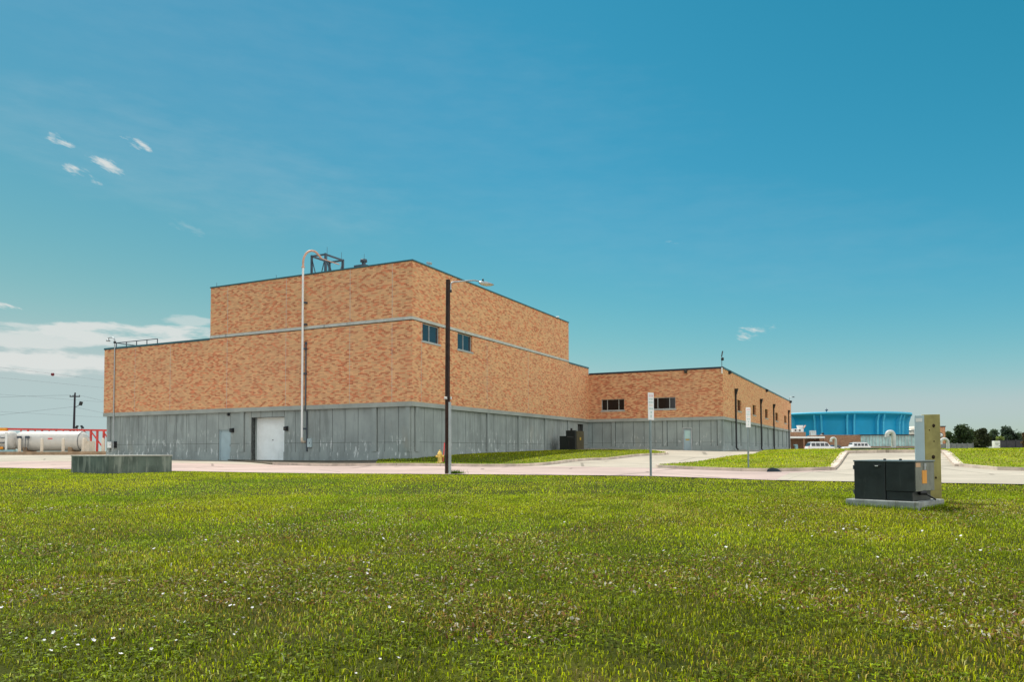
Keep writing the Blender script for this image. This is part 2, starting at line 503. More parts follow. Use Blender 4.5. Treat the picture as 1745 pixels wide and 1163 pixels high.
m_vtop = M('pale_concrete_top', (.46, .45, .40), .85, var=.2)
m_box = M('charcoal_green_paint', (.017, .022, .022), .5, var=.3, vs=3, spec=.45, dirt=((.045, .05, .045), 3.0, .58))
m_boxside = M('pale_cabinet_side', (.17, .18, .15), .55, var=.2, vs=5)  # side panel and back shell paler than the doors
m_boxtop = M('cabinet_lid', (.15, .18, .19), .35, .3)
m_pad = M('pad_concrete', (.27, .29, .28), .9, var=.25, vs=4, dirt=((.15, .14, .10), 2.2, .52), bump=.3)
m_orange = M('orange_label', (.72, .30, .03), .5, var=.05)
m_label = M('white_label', (.75, .75, .72), .5, var=.04)
m_peach = M('peach_label', (.62, .38, .22), .6)
m_timber = M('treated_timber', (.37, .32, .12), .8, var=.2, vs=3, dirt=((.26, .21, .07), 1.8, .56))
m_knot = M('timber_knot', (.035, .018, .008), .8)
m_greybox = M('grey_panel_paint', (.42, .53, .56), .5, var=.06)
m_hyd = M('yellow_hydrant_paint', (.74, .50, .13), .5, var=.12, vs=8)
m_pink = M('pink_marker', (.70, .10, .10), .5)
m_sign = M('sign_white', (.78, .79, .80), .5, var=.04)
m_sred = M('sign_red_ink', (.72, .52, .54), .5)
m_sgreen = M('sign_green_ink', (.46, .60, .57), .5)
m_stan = M('sign_orange_ink', (.75, .66, .56), .5)
m_gpost = M('sign_post_steel', (.20, .25, .26), .5, .3)
m_tank = M('white_tank_paint', (.60, .58, .54), .4, var=.05, dirt=((.52, .44, .36), .8, .6))
m_cream = M('cream_bollard_paint', (.68, .60, .49), .6, var=.08)
m_redst = M('red_steel_paint', (.58, .06, .05), .5, var=.25, vs=3)
m_tan = M('tan_kerb_wall', (.34, .24, .155), .9, var=.25, vs=1.5)
m_blue = M('blue_drum_paint', (.012, .38, .66), .55, var=.07, vs=.3, dirt=((.012, .34, .62), .15, .6))
m_bluer = M('blue_rib_paint', (.06, .50, .74), .55, var=.05)
m_glassf = glass_mat('pale_facade_glass', (.30, .48, .48), .12, .6)
m_carw = M('white_car_paint', (.78, .79, .80), .25, var=.02, coat=.6)
m_card = M('dark_car_paint', (.02, .03, .04), .25, var=.05, coat=.6)
m_carg = glass_mat('car_glass', (.02, .03, .04), .05, .7)
m_tyre = M('tyre_rubber', (.02, .02, .02), .8)
m_lens = M('lamp_lens', (.62, .52, .36), .3, var=.05)
m_bark = M('tree_bark', (.07, .05, .035), .9, bump=.5, bs=12)
m_fence = M('grey_fence', (.16, .18, .17), .8, var=.15)
m_fenced = M('dark_mesh_fence', (.035, .037, .042), .8, var=.2)
m_teal = M('pale_teal_paint', (.30, .50, .53), .5)
m_olive = M('olive_cabinet', (.10, .09, .05), .6)
m_dgreen = M('dark_green_equipment', (.008, .012, .010), .6)
m_yel = M('yellow_label', (.60, .42, .05), .6)

# ------------------------------------------------------------------ terrain
TH = 0.4613
A_ = Vector((math.cos(TH), -math.sin(TH)))      # along the long left face, to the right
B_ = Vector((math.sin(TH), math.cos(TH)))       # along the right face, away
ORG = Vector((-6.344, 47.707))
HL, LL, HR, IR, WW, EE = 17.98, 29.98, 26.44, 31.75, 13.35, 56.3
def bw(x, y):
    p = ORG + A_ * x + B_ * y
    return p.x, p.y

KL = [(466, 793, 46.7), (560, 795.5, 45.1), (720, 795, 42.6), (819, 796.4, 41.2), (880, 796.3, 40.3), (928, 794.2, 40.6), (980, 787, 46), (1040, 784.4, 51), (1128, 776.2, 59)]
KR = [(1154, 800, 37), (1276, 804.5, 35.8), (1360, 804.5, 34.9), (1414, 801.3, 34.4), (1439.3, 773.3, 46), (1612, 772.5, 43.6), (1636.6, 796.4, 35.3), (1745, 806, 31.5)]
EDGE = [(0, 798, 39.5), (340, 804.3, 34.6), (720, 808.7, 30.1), (1108, 812.3, 26.6), (1320, 819.5, 24.96), (1745, 826.5, 22.3)]
BACK = [(1187, 791.4, 42), (1252, 780.6, 52), (1285, 777, 60), (1348, 769, 100)]
NOSE = [(1106, 769.4, 66), (1074, 769.5, 68)]
cps = [at(*p) for p in KL + KR + EDGE + BACK + NOSE]
cps += [at(*p) for p in ((878, 784.4, 46.3), (943, 775.7, 51.6), (987, 771.3, 55.9), (1400, 769.5, 63), (1460, 771, 58), (1540, 771.5, 58), (1400, 768, 75), (1520, 768, 75),
                         (1650, 769.5, 60), (1745, 768.5, 58), (1650, 768.5, 75), (0, 776, 78), (120, 776, 78), (60, 785, 60))]
cps = [tuple(p) for p in cps]
cps += [(0, 0, 0), (-12, 0, 0), (12, 0, 0), (-16, 11, .2), (16, 11, .16), (0, 11, .2), (0, 20, .40), (-17, 22, .45), (9.5, 16.5, .33), (-45, 18, .5),
        (45, 12, .4), (0, -40, -.3), (-60, 0, .1), (60, -10, .1)]
for (x, y, z) in ((0, 0, .95), (-24, 0, 1.0), (-30, 0, 1.2), (0, 12, 1.2), (0, 31.75, 1.75), (13.35, 31.75, 1.45), (9, 31.75, 1.58),
                  (13.35, 60, 1.45), (13.35, 88, 1.3), (-30, 20, 1.3), (-15, 15, 1.2)):
    X, Y = bw(x, y)
    cps.append((X, Y, z))
cps += [(40, 85, 1.3), (60, 75, 1.5), (50, 125, .97), (70, 125, .97), (100, 110, 1.2), (90, 40, 1.4), (-60, 100, 1.4), (-40, 140, 1.2), (-90, 80, 1.4), (-90, 40, .9)]
CP = np.array(cps)
def _tps(r2):
    return np.where(r2 > 1e-9, .5 * r2 * np.log(np.maximum(r2, 1e-9)), 0)
n = len(CP)
K = _tps(((CP[:, None, :2] - CP[None, :, :2]) ** 2).sum(-1)) + np.eye(n) * 2.0
P = np.c_[np.ones(n), CP[:, :2]]
Amat = np.block([[K, P], [P.T, np.zeros((3, 3))]])
sol = np.linalg.solve(Amat, np.r_[CP[:, 2], 0, 0, 0])
WT, AF = sol[:n], sol[n:]
def gz_np(x, y):
    x = np.asarray(x, float); y = np.asarray(y, float)
    out = np.empty(x.shape)
    xf, yf, of = x.ravel(), y.ravel(), out.reshape(-1)
    for i in range(0, len(xf), 50000):
        a, b = xf[i:i + 50000], yf[i:i + 50000]
        r2 = (a[:, None] - CP[None, :, 0]) ** 2 + (b[:, None] - CP[None, :, 1]) ** 2
        of[i:i + 50000] = _tps(r2) @ WT + AF[0] + AF[1] * a + AF[2] * b
    d = np.sqrt((x - 5) ** 2 + (y - 50) ** 2)
    t = np.clip((d - 75) / 60, 0, 1); t = t * t * (3 - 2 * t)
    far = np.where(y > 20, 1.05, .3) + 0 * x
    far = .3 + .75 * np.clip((y + 20) / 80, 0, 1)
    return np.clip(out, -1.5, 2.2) * (1 - t) + far * t
def gz(x, y):
    return float(gz_np(np.array([x]), np.array([y]))[0])
def gp(x, y, dz=0.0):
    return Vector((x, y, gz(x, y) + dz))

def grid_sheet(name, xs, ys, zf, mat, kind='structure'):
    X, Y = np.meshgrid(xs, ys)
    Z = zf(X, Y)
    nx, ny = len(xs), len(ys)
    v = np.c_[X.ravel(), Y.ravel(), Z.ravel()]
    i = np.arange(nx * ny).reshape(ny, nx)
    q = np.stack([i[:-1, :-1], i[:-1, 1:], i[1:, 1:], i[1:, :-1]], -1).reshape(-1, 4)
    me = bpy.data.meshes.new(name)
    me.from_pydata(v.tolist(), [], q.tolist())
    me.polygons.foreach_set('use_smooth', [True] * len(q))
    me.materials.append(mat)
    o = bpy.data.objects.new(name, me)
    COL.objects.link(o)
    o['kind'] = kind
    return o

def steps(*segs):
    out = []
    for a, b, d in segs:
        k = max(1, round((b - a) / d))
        out += [a + (b - a) * i / k for i in range(k)]
    out.append(segs[-1][1])
    return np.array(out)

xs = steps((-1500, -200, 130), (-200, -60, 14), (-60, 60, 1.0), (60, 200, 14), (200, 1500, 130))
ys = steps((-800, -60, 120), (-60, 0, 6), (0, 75, 1.0), (75, 140, 3), (140, 300, 20), (300, 2500, 220))
grid_sheet('ground', xs, ys, lambda X, Y: gz_np(X, Y) - .02, m_lawn)

def draped(name, poly, dz, mat, cell=1.0, skirt=.25, kind='structure'):
    bm = bmesh.new()
    vs = [bm.verts.new((x, y, 0)) for x, y in poly]
    bm.faces.new(vs)
    x0, x1 = min(p[0] for p in poly), max(p[0] for p in poly)
    y0, y1 = min(p[1] for p in poly), max(p[1] for p in poly)
    for ax, lo, hi in ((0, x0, x1), (1, y0, y1)):
        k = math.ceil(lo / cell)
        while k * cell < hi:
            co = [0, 0, 0]; no = [0, 0, 0]
            co[ax] = k * cell; no[ax] = 1
            bmesh.ops.bisect_plane(bm, geom=bm.verts[:] + bm.edges[:] + bm.faces[:], dist=1e-5, plane_co=co, plane_no=no)
            k += 1
    bm.verts.ensure_lookup_table()
    c = np.array([v.co[:2] for v in bm.verts])
    z = gz_np(c[:, 0], c[:, 1]) + dz
    for v, zz in zip(bm.verts, z):
        v.co.z = zz
    bmesh.ops.recalc_face_normals(bm, faces=bm.faces)
    if sum(f.normal.z for f in bm.faces) < 0:
        bmesh.ops.reverse_faces(bm, faces=bm.faces)
    if skirt:
        be = [e for e in bm.edges if e.is_boundary]
        r = bmesh.ops.extrude_edge_only(bm, edges=be)
        for v in [g for g in r['geom'] if isinstance(g, bmesh.types.BMVert)]:
            v.co.z -= skirt
    me = bpy.data.meshes.new(name)
    bm.to_mesh(me); bm.free()
    me.materials.append(mat)
    o = bpy.data.objects.new(name, me)
    COL.objects.link(o)
    o['kind'] = kind
    return o

def xy(p): 
    q = at(*p)
    return (q.x, q.y)

def chaikin(pts, k=2, closed=False):
    for _ in range(k):
        out = [] if closed else [pts[0]]
        rngp = range(len(pts)) if closed else range(len(pts) - 1)
        for i in rngp:
            a, b = pts[i], pts[(i + 1) % len(pts)]
            out += [(a[0] * .75 + b[0] * .25, a[1] * .75 + b[1] * .25), (a[0] * .25 + b[0] * .75, a[1] * .25 + b[1] * .75)]
        if not closed: out.append(pts[-1])
        pts = out
    return pts

def near_y(x): return 28.6 - .418 * x
def far_y(x): return 40.5 - .418 * x

# lawn/road edge follows the measured points
e_pts = [(-90, near_y(-90)), (-45, near_y(-45))] + [xy(p) for p in EDGE] + [(30, near_y(30)), (90, near_y(90))]
f_pts = [(90, far_y(90)), (40, far_y(40)), (-90, far_y(-90))]
draped('road', e_pts + f_pts, .012, m_road, 1.0, 0)
draped('driveway', [(-90, far_y(-90)), (40, far_y(40)), (60, far_y(60)), (75, 60), (110, 95), (110, 139), (-90, 139)], .012, m_drive, 2.0, 0)
a1 = at(1322, 819.5, 24.9); a2 = at(1347, 808, 33.0)
draped('concrete_apron', [(a1.x, a1.y), (30, near_y(30)), (60, near_y(60)), (60, far_y(60)), (24, far_y(24)), (15.2, far_y(15.2)), (a2.x, a2.y)], .018, m_drive, 1.0, 0)

# raised verges
kl = [xy(p) for p in KL]
nose = [kl[-1], (12.7, 61.0), (12.4, 63.5), xy(NOSE[0])]
kl_s = kl[:4] + chaikin(kl[4:-1] + nose, 2)
g0 = xy((640, 795.2, 43.9))
ks = [p for p in kl_s if p[0] > g0[0]]
isl_left = [g0] + ks + [xy(NOSE[1]), bw(.2, 23.5), bw(.2, .05), bw(-.2, -.05)] + [bw(-2.6, -.05)]
draped('grass_verge', isl_left, .13, m_isle_shaded, 1.0, .3)
draped('gravel_strip', [kl[0], kl[1], g0, bw(-2.6, -.05), bw(-16.0, -.05)], .09, m_dirt, 1.0, .3)
kr = [xy(p) for p in KR]
kr_front = chaikin([xy(BACK[0]), (7.0, 38.6), kr[0], (8.7, 36.8), kr[1]], 2) + kr[2:4]
kr_right = kr[5:7] + [kr[7], (40, 25.5), (60, 17.5)]
kr_right = [kr_right[0]] + chaikin(kr_right[1:], 2)
right_poly = kr_front + kr[4:5] + kr_right + [(140, -15), (150, 70), (62, 96), (45.5, 108), (37.8, 101)] + [xy(p) for p in (BACK[2], BACK[1])]
draped('grass_mound', right_poly, .13, m_isle, 1.0, .3)

def kerb(name, pts, w=.17, h=.16, label=None):
    mb = MB()
    pts2 = []
    for a, b in zip(pts[:-1], pts[1:]):
        L = math.hypot(b[0] - a[0], b[1] - a[1]); k = max(1, int(L / 1.0))
        pts2 += [(a[0] + (b[0] - a[0]) * i / k, a[1] + (b[1] - a[1]) * i / k) for i in range(k)]
    pts2.append(pts[-1])
    prof = [(-w * .55, -.2), (-w * .5, h * .7), (-w * .3, h), (w * .5, h), (w * .5, -.2)]
    vs = []
    for i, p in enumerate(pts2):
        a, b = pts2[max(i - 1, 0)], pts2[min(i + 1, len(pts2) - 1)]
        t = Vector((b[0] - a[0], b[1] - a[1])).normalized()
        nrm = Vector((t.y, -t.x))
        z = gz(*p)
        for (s, zz) in prof:
            vs.append((p[0] - nrm.x * s * -1, p[1] + nrm.y * s, z + zz))
    m = len(prof); fs = []
    for i in range(len(pts2) - 1):
        for k in range(m):
            k2 = (k + 1) % m
            fs.append((i * m + k, i * m + k2, (i + 1) * m + k2, (i + 1) * m + k))
    fs += [tuple(range(m)), tuple(range((len(pts2) - 1) * m, len(pts2) * m))]
    mb.add(vs, fs)
    o = mb.build(name, m_kerb)
    o['kind'] = 'structure'
    return o
kerb('kerb', kl_s)
kerb('kerb', kr_front)
kerb('kerb', [kr[3], kr[4]], .40, .14)
kerb('kerb', [kr[4], kr[5]], .25, .2)
kerb('kerb', [kr[5], kr[6]], .48, .14)
kerb('kerb', kr_right[1:])

# storm drain hood in the kerb
p = at(1320, 803.6, 35.05)
dr = thing('storm_drain', 'dark curb inlet hood set into the kerb of the mound', 'storm drain', (p.x, p.y - .05, gz(p.x, p.y)), -TH)
mb = MB(); mb.box(-.32, .28, -.12, .10, -.02, .05); mb.build('grate', m_black, dr)
mb = MB(); mb.prism([(-.36, 0), (-.30, .15), (-.12, .20), (.1, .16), (.32, 0)], -.14, .12); mb.build('hood', m_coped, dr, .01)

# ------------------------------------------------------------------ pumping station (main block)
def hit(px, py, axis, val):
    """pixel -> local building coordinates on the plane local[axis]==val"""
    r = ray(px, py)
    lr = Vector((r.x * A_.x + r.y * A_.y, r.x * B_.x + r.y * B_.y, r.z))
    d = Vector((-ORG.x, -ORG.y))
    lo = Vector((d.dot(A_), d.dot(B_), EYE))
    t = (val - lo[axis]) / lr[axis]
    return lo + lr * t
ZT, ZB1, ZB0, ZG1, ZG0, ZP, ZW = 13.83, 10.164, 9.98, 4.708, 4.417, 10.0, 9.39
bld = thing('pumping_station', 'tall buff brick block with stepped roof standing on a grey concrete base', 'building', (ORG.x, ORG.y, 0), -TH)
wing = thing('brick_wing', 'low brick wing with a dark roof edge and four drainpipes on its right side', 'building', (ORG.x, ORG.y, 0), -TH)

class Face:
    """a wall plane: s runs along it, d is outwards"""
    def __init__(self, axis, val, sign):
        self.axis, self.val, self.sign = axis, val, sign     # axis 1: plane y=val, outward sign*y
    def pt(self, s, d, z):
        return (s, self.val + self.sign * d, z) if self.axis == 1 else (self.val + self.sign * d, s, z)
    def box(self, mb, s0, s1, d0, d1, z0, z1):
        a, b = self.pt(s0, d0, z0), self.pt(s1, d1, z1)
        mb.box(a[0], b[0], a[1], b[1], z0, z1)
    def sz(self, px, py, d=0.0):
        h = hit(px, py, self.axis, self.val + self.sign * d)
        return (h[0] if self.axis == 1 else h[1]), h[2]
    def wall(self, mb, s0, s1, z0, z1, holes=(), depth=.18, d=0.0):
        ss = sorted({s0, s1, *[h[0] for h in holes], *[h[1] for h in holes]})
        zs = sorted({z0, z1, *[h[2] for h in holes], *[h[3] for h in holes]})
        for a, b in zip(ss[:-1], ss[1:]):
            for c, e in zip(zs[:-1], zs[1:]):
                if any(h[0] - 1e-6 <= a and b <= h[1] + 1e-6 and h[2] - 1e-6 <= c and e <= h[3] + 1e-6 for h in holes):
                    continue
                mb.quad(self.pt(a, d, c), self.pt(b, d, c), self.pt(b, d, e), self.pt(a, d, e))
        for h in holes:
            for (p, q) in (((h[0], h[2]), (h[1], h[2])), ((h[1], h[2]), (h[1], h[3])), ((h[1], h[3]), (h[0], h[3])), ((h[0], h[3]), (h[0], h[2]))):
                mb.quad(self.pt(p[0], d, p[1]), self.pt(q[0], d, q[1]), self.pt(q[0], d - depth, q[1]), self.pt(p[0], d - depth, p[1]))

LF, RF = Face(1, 0.0, -1), Face(0, 0.0, 1)
WF, WR = Face(1, IR, -1), Face(0, WW, 1)

def rect(face, x0, x1, y0, y1, d=0.0):
    """pixel rectangle (left x, right x, top y and bottom y at the left edge) -> wall rectangle"""
    s0, zt = face.sz(x0, y0, d); _, zb = face.sz(x0, y1, d)
    s1, _ = face.sz(x1, y0, d)
    return (min(s0, s1), max(s0, s1), zb, zt)

def window(face, root, r, mulls, pane, depth=.12, sill=True, fr=.05, fmat=None):
    w = MB()
    s0, s1, z0, z1 = r
    face.box(w, s0, s1, -depth - .06, -depth + .02, z1 - fr, z1)
    face.box(w, s0, s1, -depth - .06, -depth + .02, z0, z0 + fr)
    cuts = [s0 + fr / 2] + [s0 + (s1 - s0) * m for m in mulls] + [s1 - fr / 2]
    for c in cuts:
        face.box(w, c - fr / 2, c + fr / 2, -depth - .062, -depth + .022, z0 + fr, z1 - fr)
    f = w.build('window', fmat or m_alu, root)
    g = MB()
    face.box(g, s0 + .004, s1 - .004, -depth - .05, -depth - .02, z0 + .004, z1 - .004)
    g.build('pane', pane, f)
    if sill:
        k = MB(); face.box(k, s0 - .08, s1 + .08, -depth, .05, z0 - .12, z0 - .003); k.build('sill', m_sill, f)
    return f

# ---- brick walls of the main block
w1 = rect(RF, 719.9, 749.3, 550.2, 580.7); w2 = rect(RF, 779.8, 804.8, 567.6, 594.2)
w2 = (w2[0], w2[1], w1[2], w1[3])
mb = MB()
LF.wall(mb, -LL, 0, ZG1, ZB0 - .06)
RF.wall(mb, 0, IR, ZG1, ZB0 - .06, [w1, w2])
Face(0, -LL, -1).wall(mb, 0, IR, ZG1, ZB0 - .06)
mb.build('lower_brick_wall', m_brick, bld)
mb = MB()
LF.wall(mb, -HL, 0, ZB1, ZT - .06, d=-.01)
RF.wall(mb, 0, HR, ZB1, ZT - .06, d=-.01)
Face(0, -HL, -1).wall(mb, 0, HR, ZB0, ZT - .06, d=-.01)
Face(1, HR, 1).wall(mb, -HL, 0, ZB0, ZT - .06, d=-.01)
mb.build('upper_brick_wall', m_brick, bld)
# control joints: thin pale sealant lines in the brick
def cj(face, s, d, z0, z1):
    f = MB(); face.box(f, s - .012, s + .012, -.02, d, z0, z1); f.build('control_joint', m_band, bld)
for px in (387, 487, 596, 668):
    s, _ = LF.sz(px, 600)
    cj(LF, s, .004, ZG1, ZB0 - .1); cj(LF, s, -.004, ZB1, ZT - .1)
for px in (230, 290):
    s, _ = LF.sz(px, 640); cj(LF, s, .004, ZG1, ZP - .2)
for px in (718, 830, 900):
    s, _ = RF.sz(px, 620)
    cj(RF, s, .004, ZG1, ZB0 - .1)
# belt, copings, roofs
mb = MB()
LF.box(mb, -HL, 0.035, -.3, .035, ZB0, ZB1)
RF.box(mb, .3, HR, -.3, .035, ZB0, ZB1)
mb.build('belt_course', m_band, bld)
mb = MB()
LF.box(mb, -HL - .03, .05, -.35, .05, ZT - .08, ZT)
RF.box(mb, .35, HR + .03, -.35, .05, ZT - .08, ZT)
mb.box(-HL - .03, -HL + .35, .35, HR, ZT - .08, ZT)
mb.box(-HL + .35, -.35, HR - .35, HR + .03, ZT - .08, ZT)
mb.build('parapet_coping', m_cope, bld)
mb = MB()
LF.box(mb, -LL - .03, -HL - .03, -.35, .05, ZP - .14, ZP)
mb.box(-LL - .03, -LL + .35, .35, IR, ZP - .14, ZP)
mb.build('lower_coping', m_cope, bld)
mb = MB(); RF.box(mb, HR + .05, IR, -.35, .05, ZP - .14, ZP); mb.build('lower_coping', m_cope, bld)
mb = MB(); mb.box(-HL + .2, -.2, .2, HR - .2, ZT - .6, ZT - .45)
mb.build('upper_roof', m_roof, bld)
mb = MB(); mb.box(-LL + .2, -HL + .02, .2, IR, ZP - .5, ZP - .3); mb.box(-HL + .02, -.2, HR + .02, IR, ZP - .5, ZP - .3)
mb.build('lower_roof', m_roof, bld)
# ledge over the concrete base
mb = MB()
LF.box(mb, -LL - .02, .03, -.4, .03, ZG0, ZG1)
RF.box(mb, .4, IR - .03, -.4, .03, ZG0, ZG1)
mb.box(-LL - .02, -LL + .4, .4, IR, ZG0, ZG1)
mb.build('ledge', m_ledge, bld)

# ---- concrete base
def base_wall(face, root, s0, s1, zb, holes, pil, mat, z_h=2.12, z_pl=1.52, pitch=1.08, soff=0.0, ztop=ZG0):
    """recessed back sheet, raised panels with open joints, pilasters and a plinth"""
    D = -.22
    back = MB(); face.wall(back, s0, s1, zb, ztop, holes, .35, D)
    back.build('base_backing', m_groove, root)
    mb = MB(); g = .020
    edges = sorted([s0, s1] + [e for h in holes for e in h[:2]] + [e for p in pil for e in (p - .22, p + .22)])
    cuts = set(edges)
    k = s0 + soff
    while k < s1:
        if all(abs(k - e) > .35 for e in edges): cuts.add(k)
        k += pitch
    cuts = sorted(cuts)
    for a, b in zip(cuts[:-1], cuts[1:]):
        if b - a < .03: continue
        mid = (a + b) / 2
        isp = any(abs(mid - p) < .2 for p in pil)
        hs = [h for h in holes if h[0] - 1e-4 <= mid <= h[1] + 1e-4]
        if isp:
            face.box(mb, a + .05, b - .03, D, D + .16, z_pl, ztop - .002)
            continue
        segs = [(z_pl, z_h), (z_h, ztop - .002)]
        for (c, e) in segs:
            zz = c
            if hs:
                zz = max(c, hs[0][3])
                if zz >= e: continue
            face.box(mb, a + g, b - g, D, D + .05, zz + (g if zz == z_h else .001), e)
    seg = [s0] + [e for h in sorted(holes) for e in h[:2]] + [s1]
    for a, b in zip(seg[::2], seg[1::2]):
        face.box(mb, a, b, D, D + .10, zb, z_pl)
    mb.build('concrete_base', mat, root)

door = rect(LF, 373.2, 393.4, 733.2, 786.5, -.2)
roll = rect(LF, 428.8, 484.9, 712.2, 786.5, -.2)
door = (door[0], door[1], .2, door[3]); roll = (roll[0], roll[1], .2, roll[3])
pilL = [LF.sz(x, 740, -.1)[0] for x in (637.5, 412, 620.0 * 0 + 530 * 0 + 695)] 
base_wall(LF, bld, -LL + .2, -.2, -.4, [door, roll], pilL + [-LL + .5], m_conc, soff=.55)
pilR = [RF.sz(x, 740, -.1)[0] for x in (711, 832, 885, 930, 969)]
rec = rect(RF, 984, 993.5, 722, 768, -.2); rec = (rec[0], rec[1], .5, min(rec[3], ZG0 - .25))
base_wall(RF, bld, .2, IR + .215, -.4, [rec], pilR, m_conc, soff=.4)
mb = MB(); mb.box(-.42, -.2, .2, .42, -.4, ZG0); mb.build('corner_post', m_conc, bld)
mb = MB(); Face(0, -LL, -1).wall(mb, .2, IR, -.4, ZG0, d=-.2); mb.build('side_base', m_conc, bld)
# man door
f = MB()
LF.box(f, door[0], door[0] + .07, -.42, -.24, .9, door[3]); LF.box(f, door[1] - .07, door[1], -.42, -.24, .9, door[3])
LF.box(f, door[0] + .07, door[1] - .07, -.42, -.24, door[3] - .07, door[3])
f.build('door_frame', m_door, bld)
f = MB(); LF.box(f, door[0] + .07, door[1] - .07, -.40, -.34, .2, door[3] - .07)
dd = f.build('door', m_door, bld)
f = MB(); LF.box(f, door[1] - .2, door[1] - .13, -.34, -.26, 1.95, 2.08); f.build('handle', m_galv, dd)
# roller door: jambs run deeper
f = MB()
RD = -.74
for s, e in ((roll[0], roll[0] - .05), (roll[1], roll[1] + .05)):
    LF.box(f, s, e, RD - .1, -.3, .2, roll[3] + .05)
LF.box(f, roll[0] - .05, roll[1] + .05, RD - .1, -.3, roll[3] + .002, roll[3] + .05)
f.build('door_recess', m_conc, bld)
f = MB()
z = .7
k = 0
while z < roll[3] - .02:
    z2 = min(z + .075, roll[3])
    a, b = LF.pt(roll[0], RD, z), LF.pt(roll[1], RD, z)
    c, d_ = LF.pt(roll[1], RD + .018, z + .0375), LF.pt(roll[0], RD + .018, z + .0375)
    e, g_ = LF.pt(roll[1], RD, z2), LF.pt(roll[0], RD, z2)
    f.quad(a, b, c, d_); f.quad(d_, c, e, g_)
    z = z2
rd = f.build('roller_door', m_roll, bld)
f = MB(); LF.box(f, (roll[0] + roll[1]) / 2 - .06, (roll[0] + roll[1]) / 2 + .03, RD, RD + .05, 2.35, 2.4); f.build('handle', m_black, rd)
for w in (w1, w2):
    window(RF, bld, w, [.46], m_win, .14)
# recessed tan cabinet door beside the inner corner
f = MB(); RF.box(f, rec[0], rec[1], -.56, -.5, .5, rec[3]); f.build('recess_back', m_groove, bld)
f = MB(); r_ = rect(RF, 984, 994, 735, 766, .1); RF.box(f, r_[0] - .1, r_[1] + .1, -.17, .12, 1.0, r_[3])
cb = f.build('tan_cabinet', m_olive, bld)
f = MB(); s_, z_ = RF.sz(989, 748, .12); RF.box(f, s_ - .15, s_ + .15, .12, .14, z_ - .15, z_ + .12); f.build('yellow_notice', m_yel, cb)

# ---- wing
def wwin(x0, x1, y0, y1): return rect(WF, x0, x1, y0, y1)
a_ = wwin(1025, 1063.8, 681.5, 700.5); b_ = wwin(1110.5, 1151, 678.5, 698.2)
b_ = (b_[0], b_[1], a_[2], a_[3])
sl = []
for (x0, x1, y0, y1) in ((1256.6, 1263.2, 682, 700.5), (1282.5, 1288, 690, 706.8), (1303.6, 1308.6, 697.3, 713), (1321.3, 1326, 703.3, 717.5), (1336.3, 1340.3, 708.5, 721)):
    sl.append(rect(WR, x0, x1, y0, y1))
zlo = sum(r[2] for r in sl) / 5; zhi = sum(r[3] for r in sl) / 5
sl = [(r[0], r[1], zlo, zhi) for r in sl]
mb = MB()
WF.wall(mb, 0.0, WW, ZG1, ZW - .1, [a_, b_])
mb.build('front_brick_wall', m_brick2, wing)
mb = MB()
WR.wall(mb, IR, IR + EE, ZG1, ZW - .1, sl)
Face(1, IR + EE, 1).wall(mb, 0, WW, ZG1, ZW - .1)
Face(0, -3, -1).wall(mb, IR, IR + EE, -.4, ZW - .1)
mb.build('side_brick_wall', m_brick, wing)
window(WF, wing, a_, [.25, .75], m_wind, .12); window(WF, wing, b_, [.25, .75], m_wind, .12)
for r in sl: window(WR, wing, r, [], m_wind, .20, True, .035, m_black)
mb = MB(); WF.box(mb, .06, WW + .04, -.35, .05, ZW - .17, ZW); mb.build('front_coping', m_coped, wing)
mb = MB(); WR.box(mb, IR + .35, IR + EE + .03, -.35, .05, ZW - .17, ZW); mb.build('side_coping', m_cope, wing)
mb = MB(); mb.box(-3, WW - .2, IR + .2, IR + EE - .2, ZW - .5, ZW - .3); mb.build('roof', m_roof, wing)
mb = MB()
WF.box(mb, .03, WW + .03, -.4, .03, ZG0, ZG1); WR.box(mb, IR + .4, IR + EE, -.4, .03, ZG0, ZG1)
mb.build('ledge', m_ledge, wing)
fd = rect(WF, 1163.2, 1179.5, 729.6, 772, -.2); fd = (fd[0], fd[1], .6, fd[3])
base_wall(WF, wing, -.215, WW - .2, -.2, [fd], [WF.sz(x, 740, -.1)[0] for x in (1045, 1133, 1226)], m_conc2, z_h=2.3, z_pl=1.95, soff=.5)
base_wall(WR, wing, IR + .2, IR + EE, -.2, [], [IR + .5] + [IR + 5.2 + 5.1 * k for k in range(10)], m_conc2, z_h=2.3, z_pl=2.0, pitch=1.7, soff=.9)
mb = MB(); mb.box(WW - .42, WW - .2, IR + .2, IR + .42, -.2, ZG0); mb.build('corner_post', m_conc2, wing)
f = MB(); t_ = .09
WF.box(f, fd[0], fd[0] + t_, -.4, -.14, .6, fd[3]); WF.box(f, fd[1] - t_, fd[1], -.4, -.14, .6, fd[3]); WF.box(f, fd[0] + t_, fd[1] - t_, -.4, -.14, fd[3] - t_, fd[3])
f.build('door_frame', m_galv, wing)
f = MB(); WF.box(f, fd[0] + t_, fd[1] - t_, -.36, -.3, .6, fd[3] - t_); dd = f.build('door', m_door, wing)
gw = rect(WF, 1167, 1176.5, 734.6, 748, -.3)
f = MB(); WF.box(f, gw[0], gw[1], -.31, -.285, gw[2], gw[3]); f.build('door_window', M('door_notice_glass', (.42, .62, .60), .2, var=.05), dd)
f = MB(); WF.box(f, gw[0] + .08, gw[1] - .1, -.3, -.282, gw[2] - .16, gw[2] - .05); f.build('yellow_notice', m_yel, dd)
f = MB(); WF.box(f, gw[1] + .05, gw[1] + .12, -.3, -.22, gw[2] - .2, gw[2] - .08); f.build('handle', m_galv, dd)
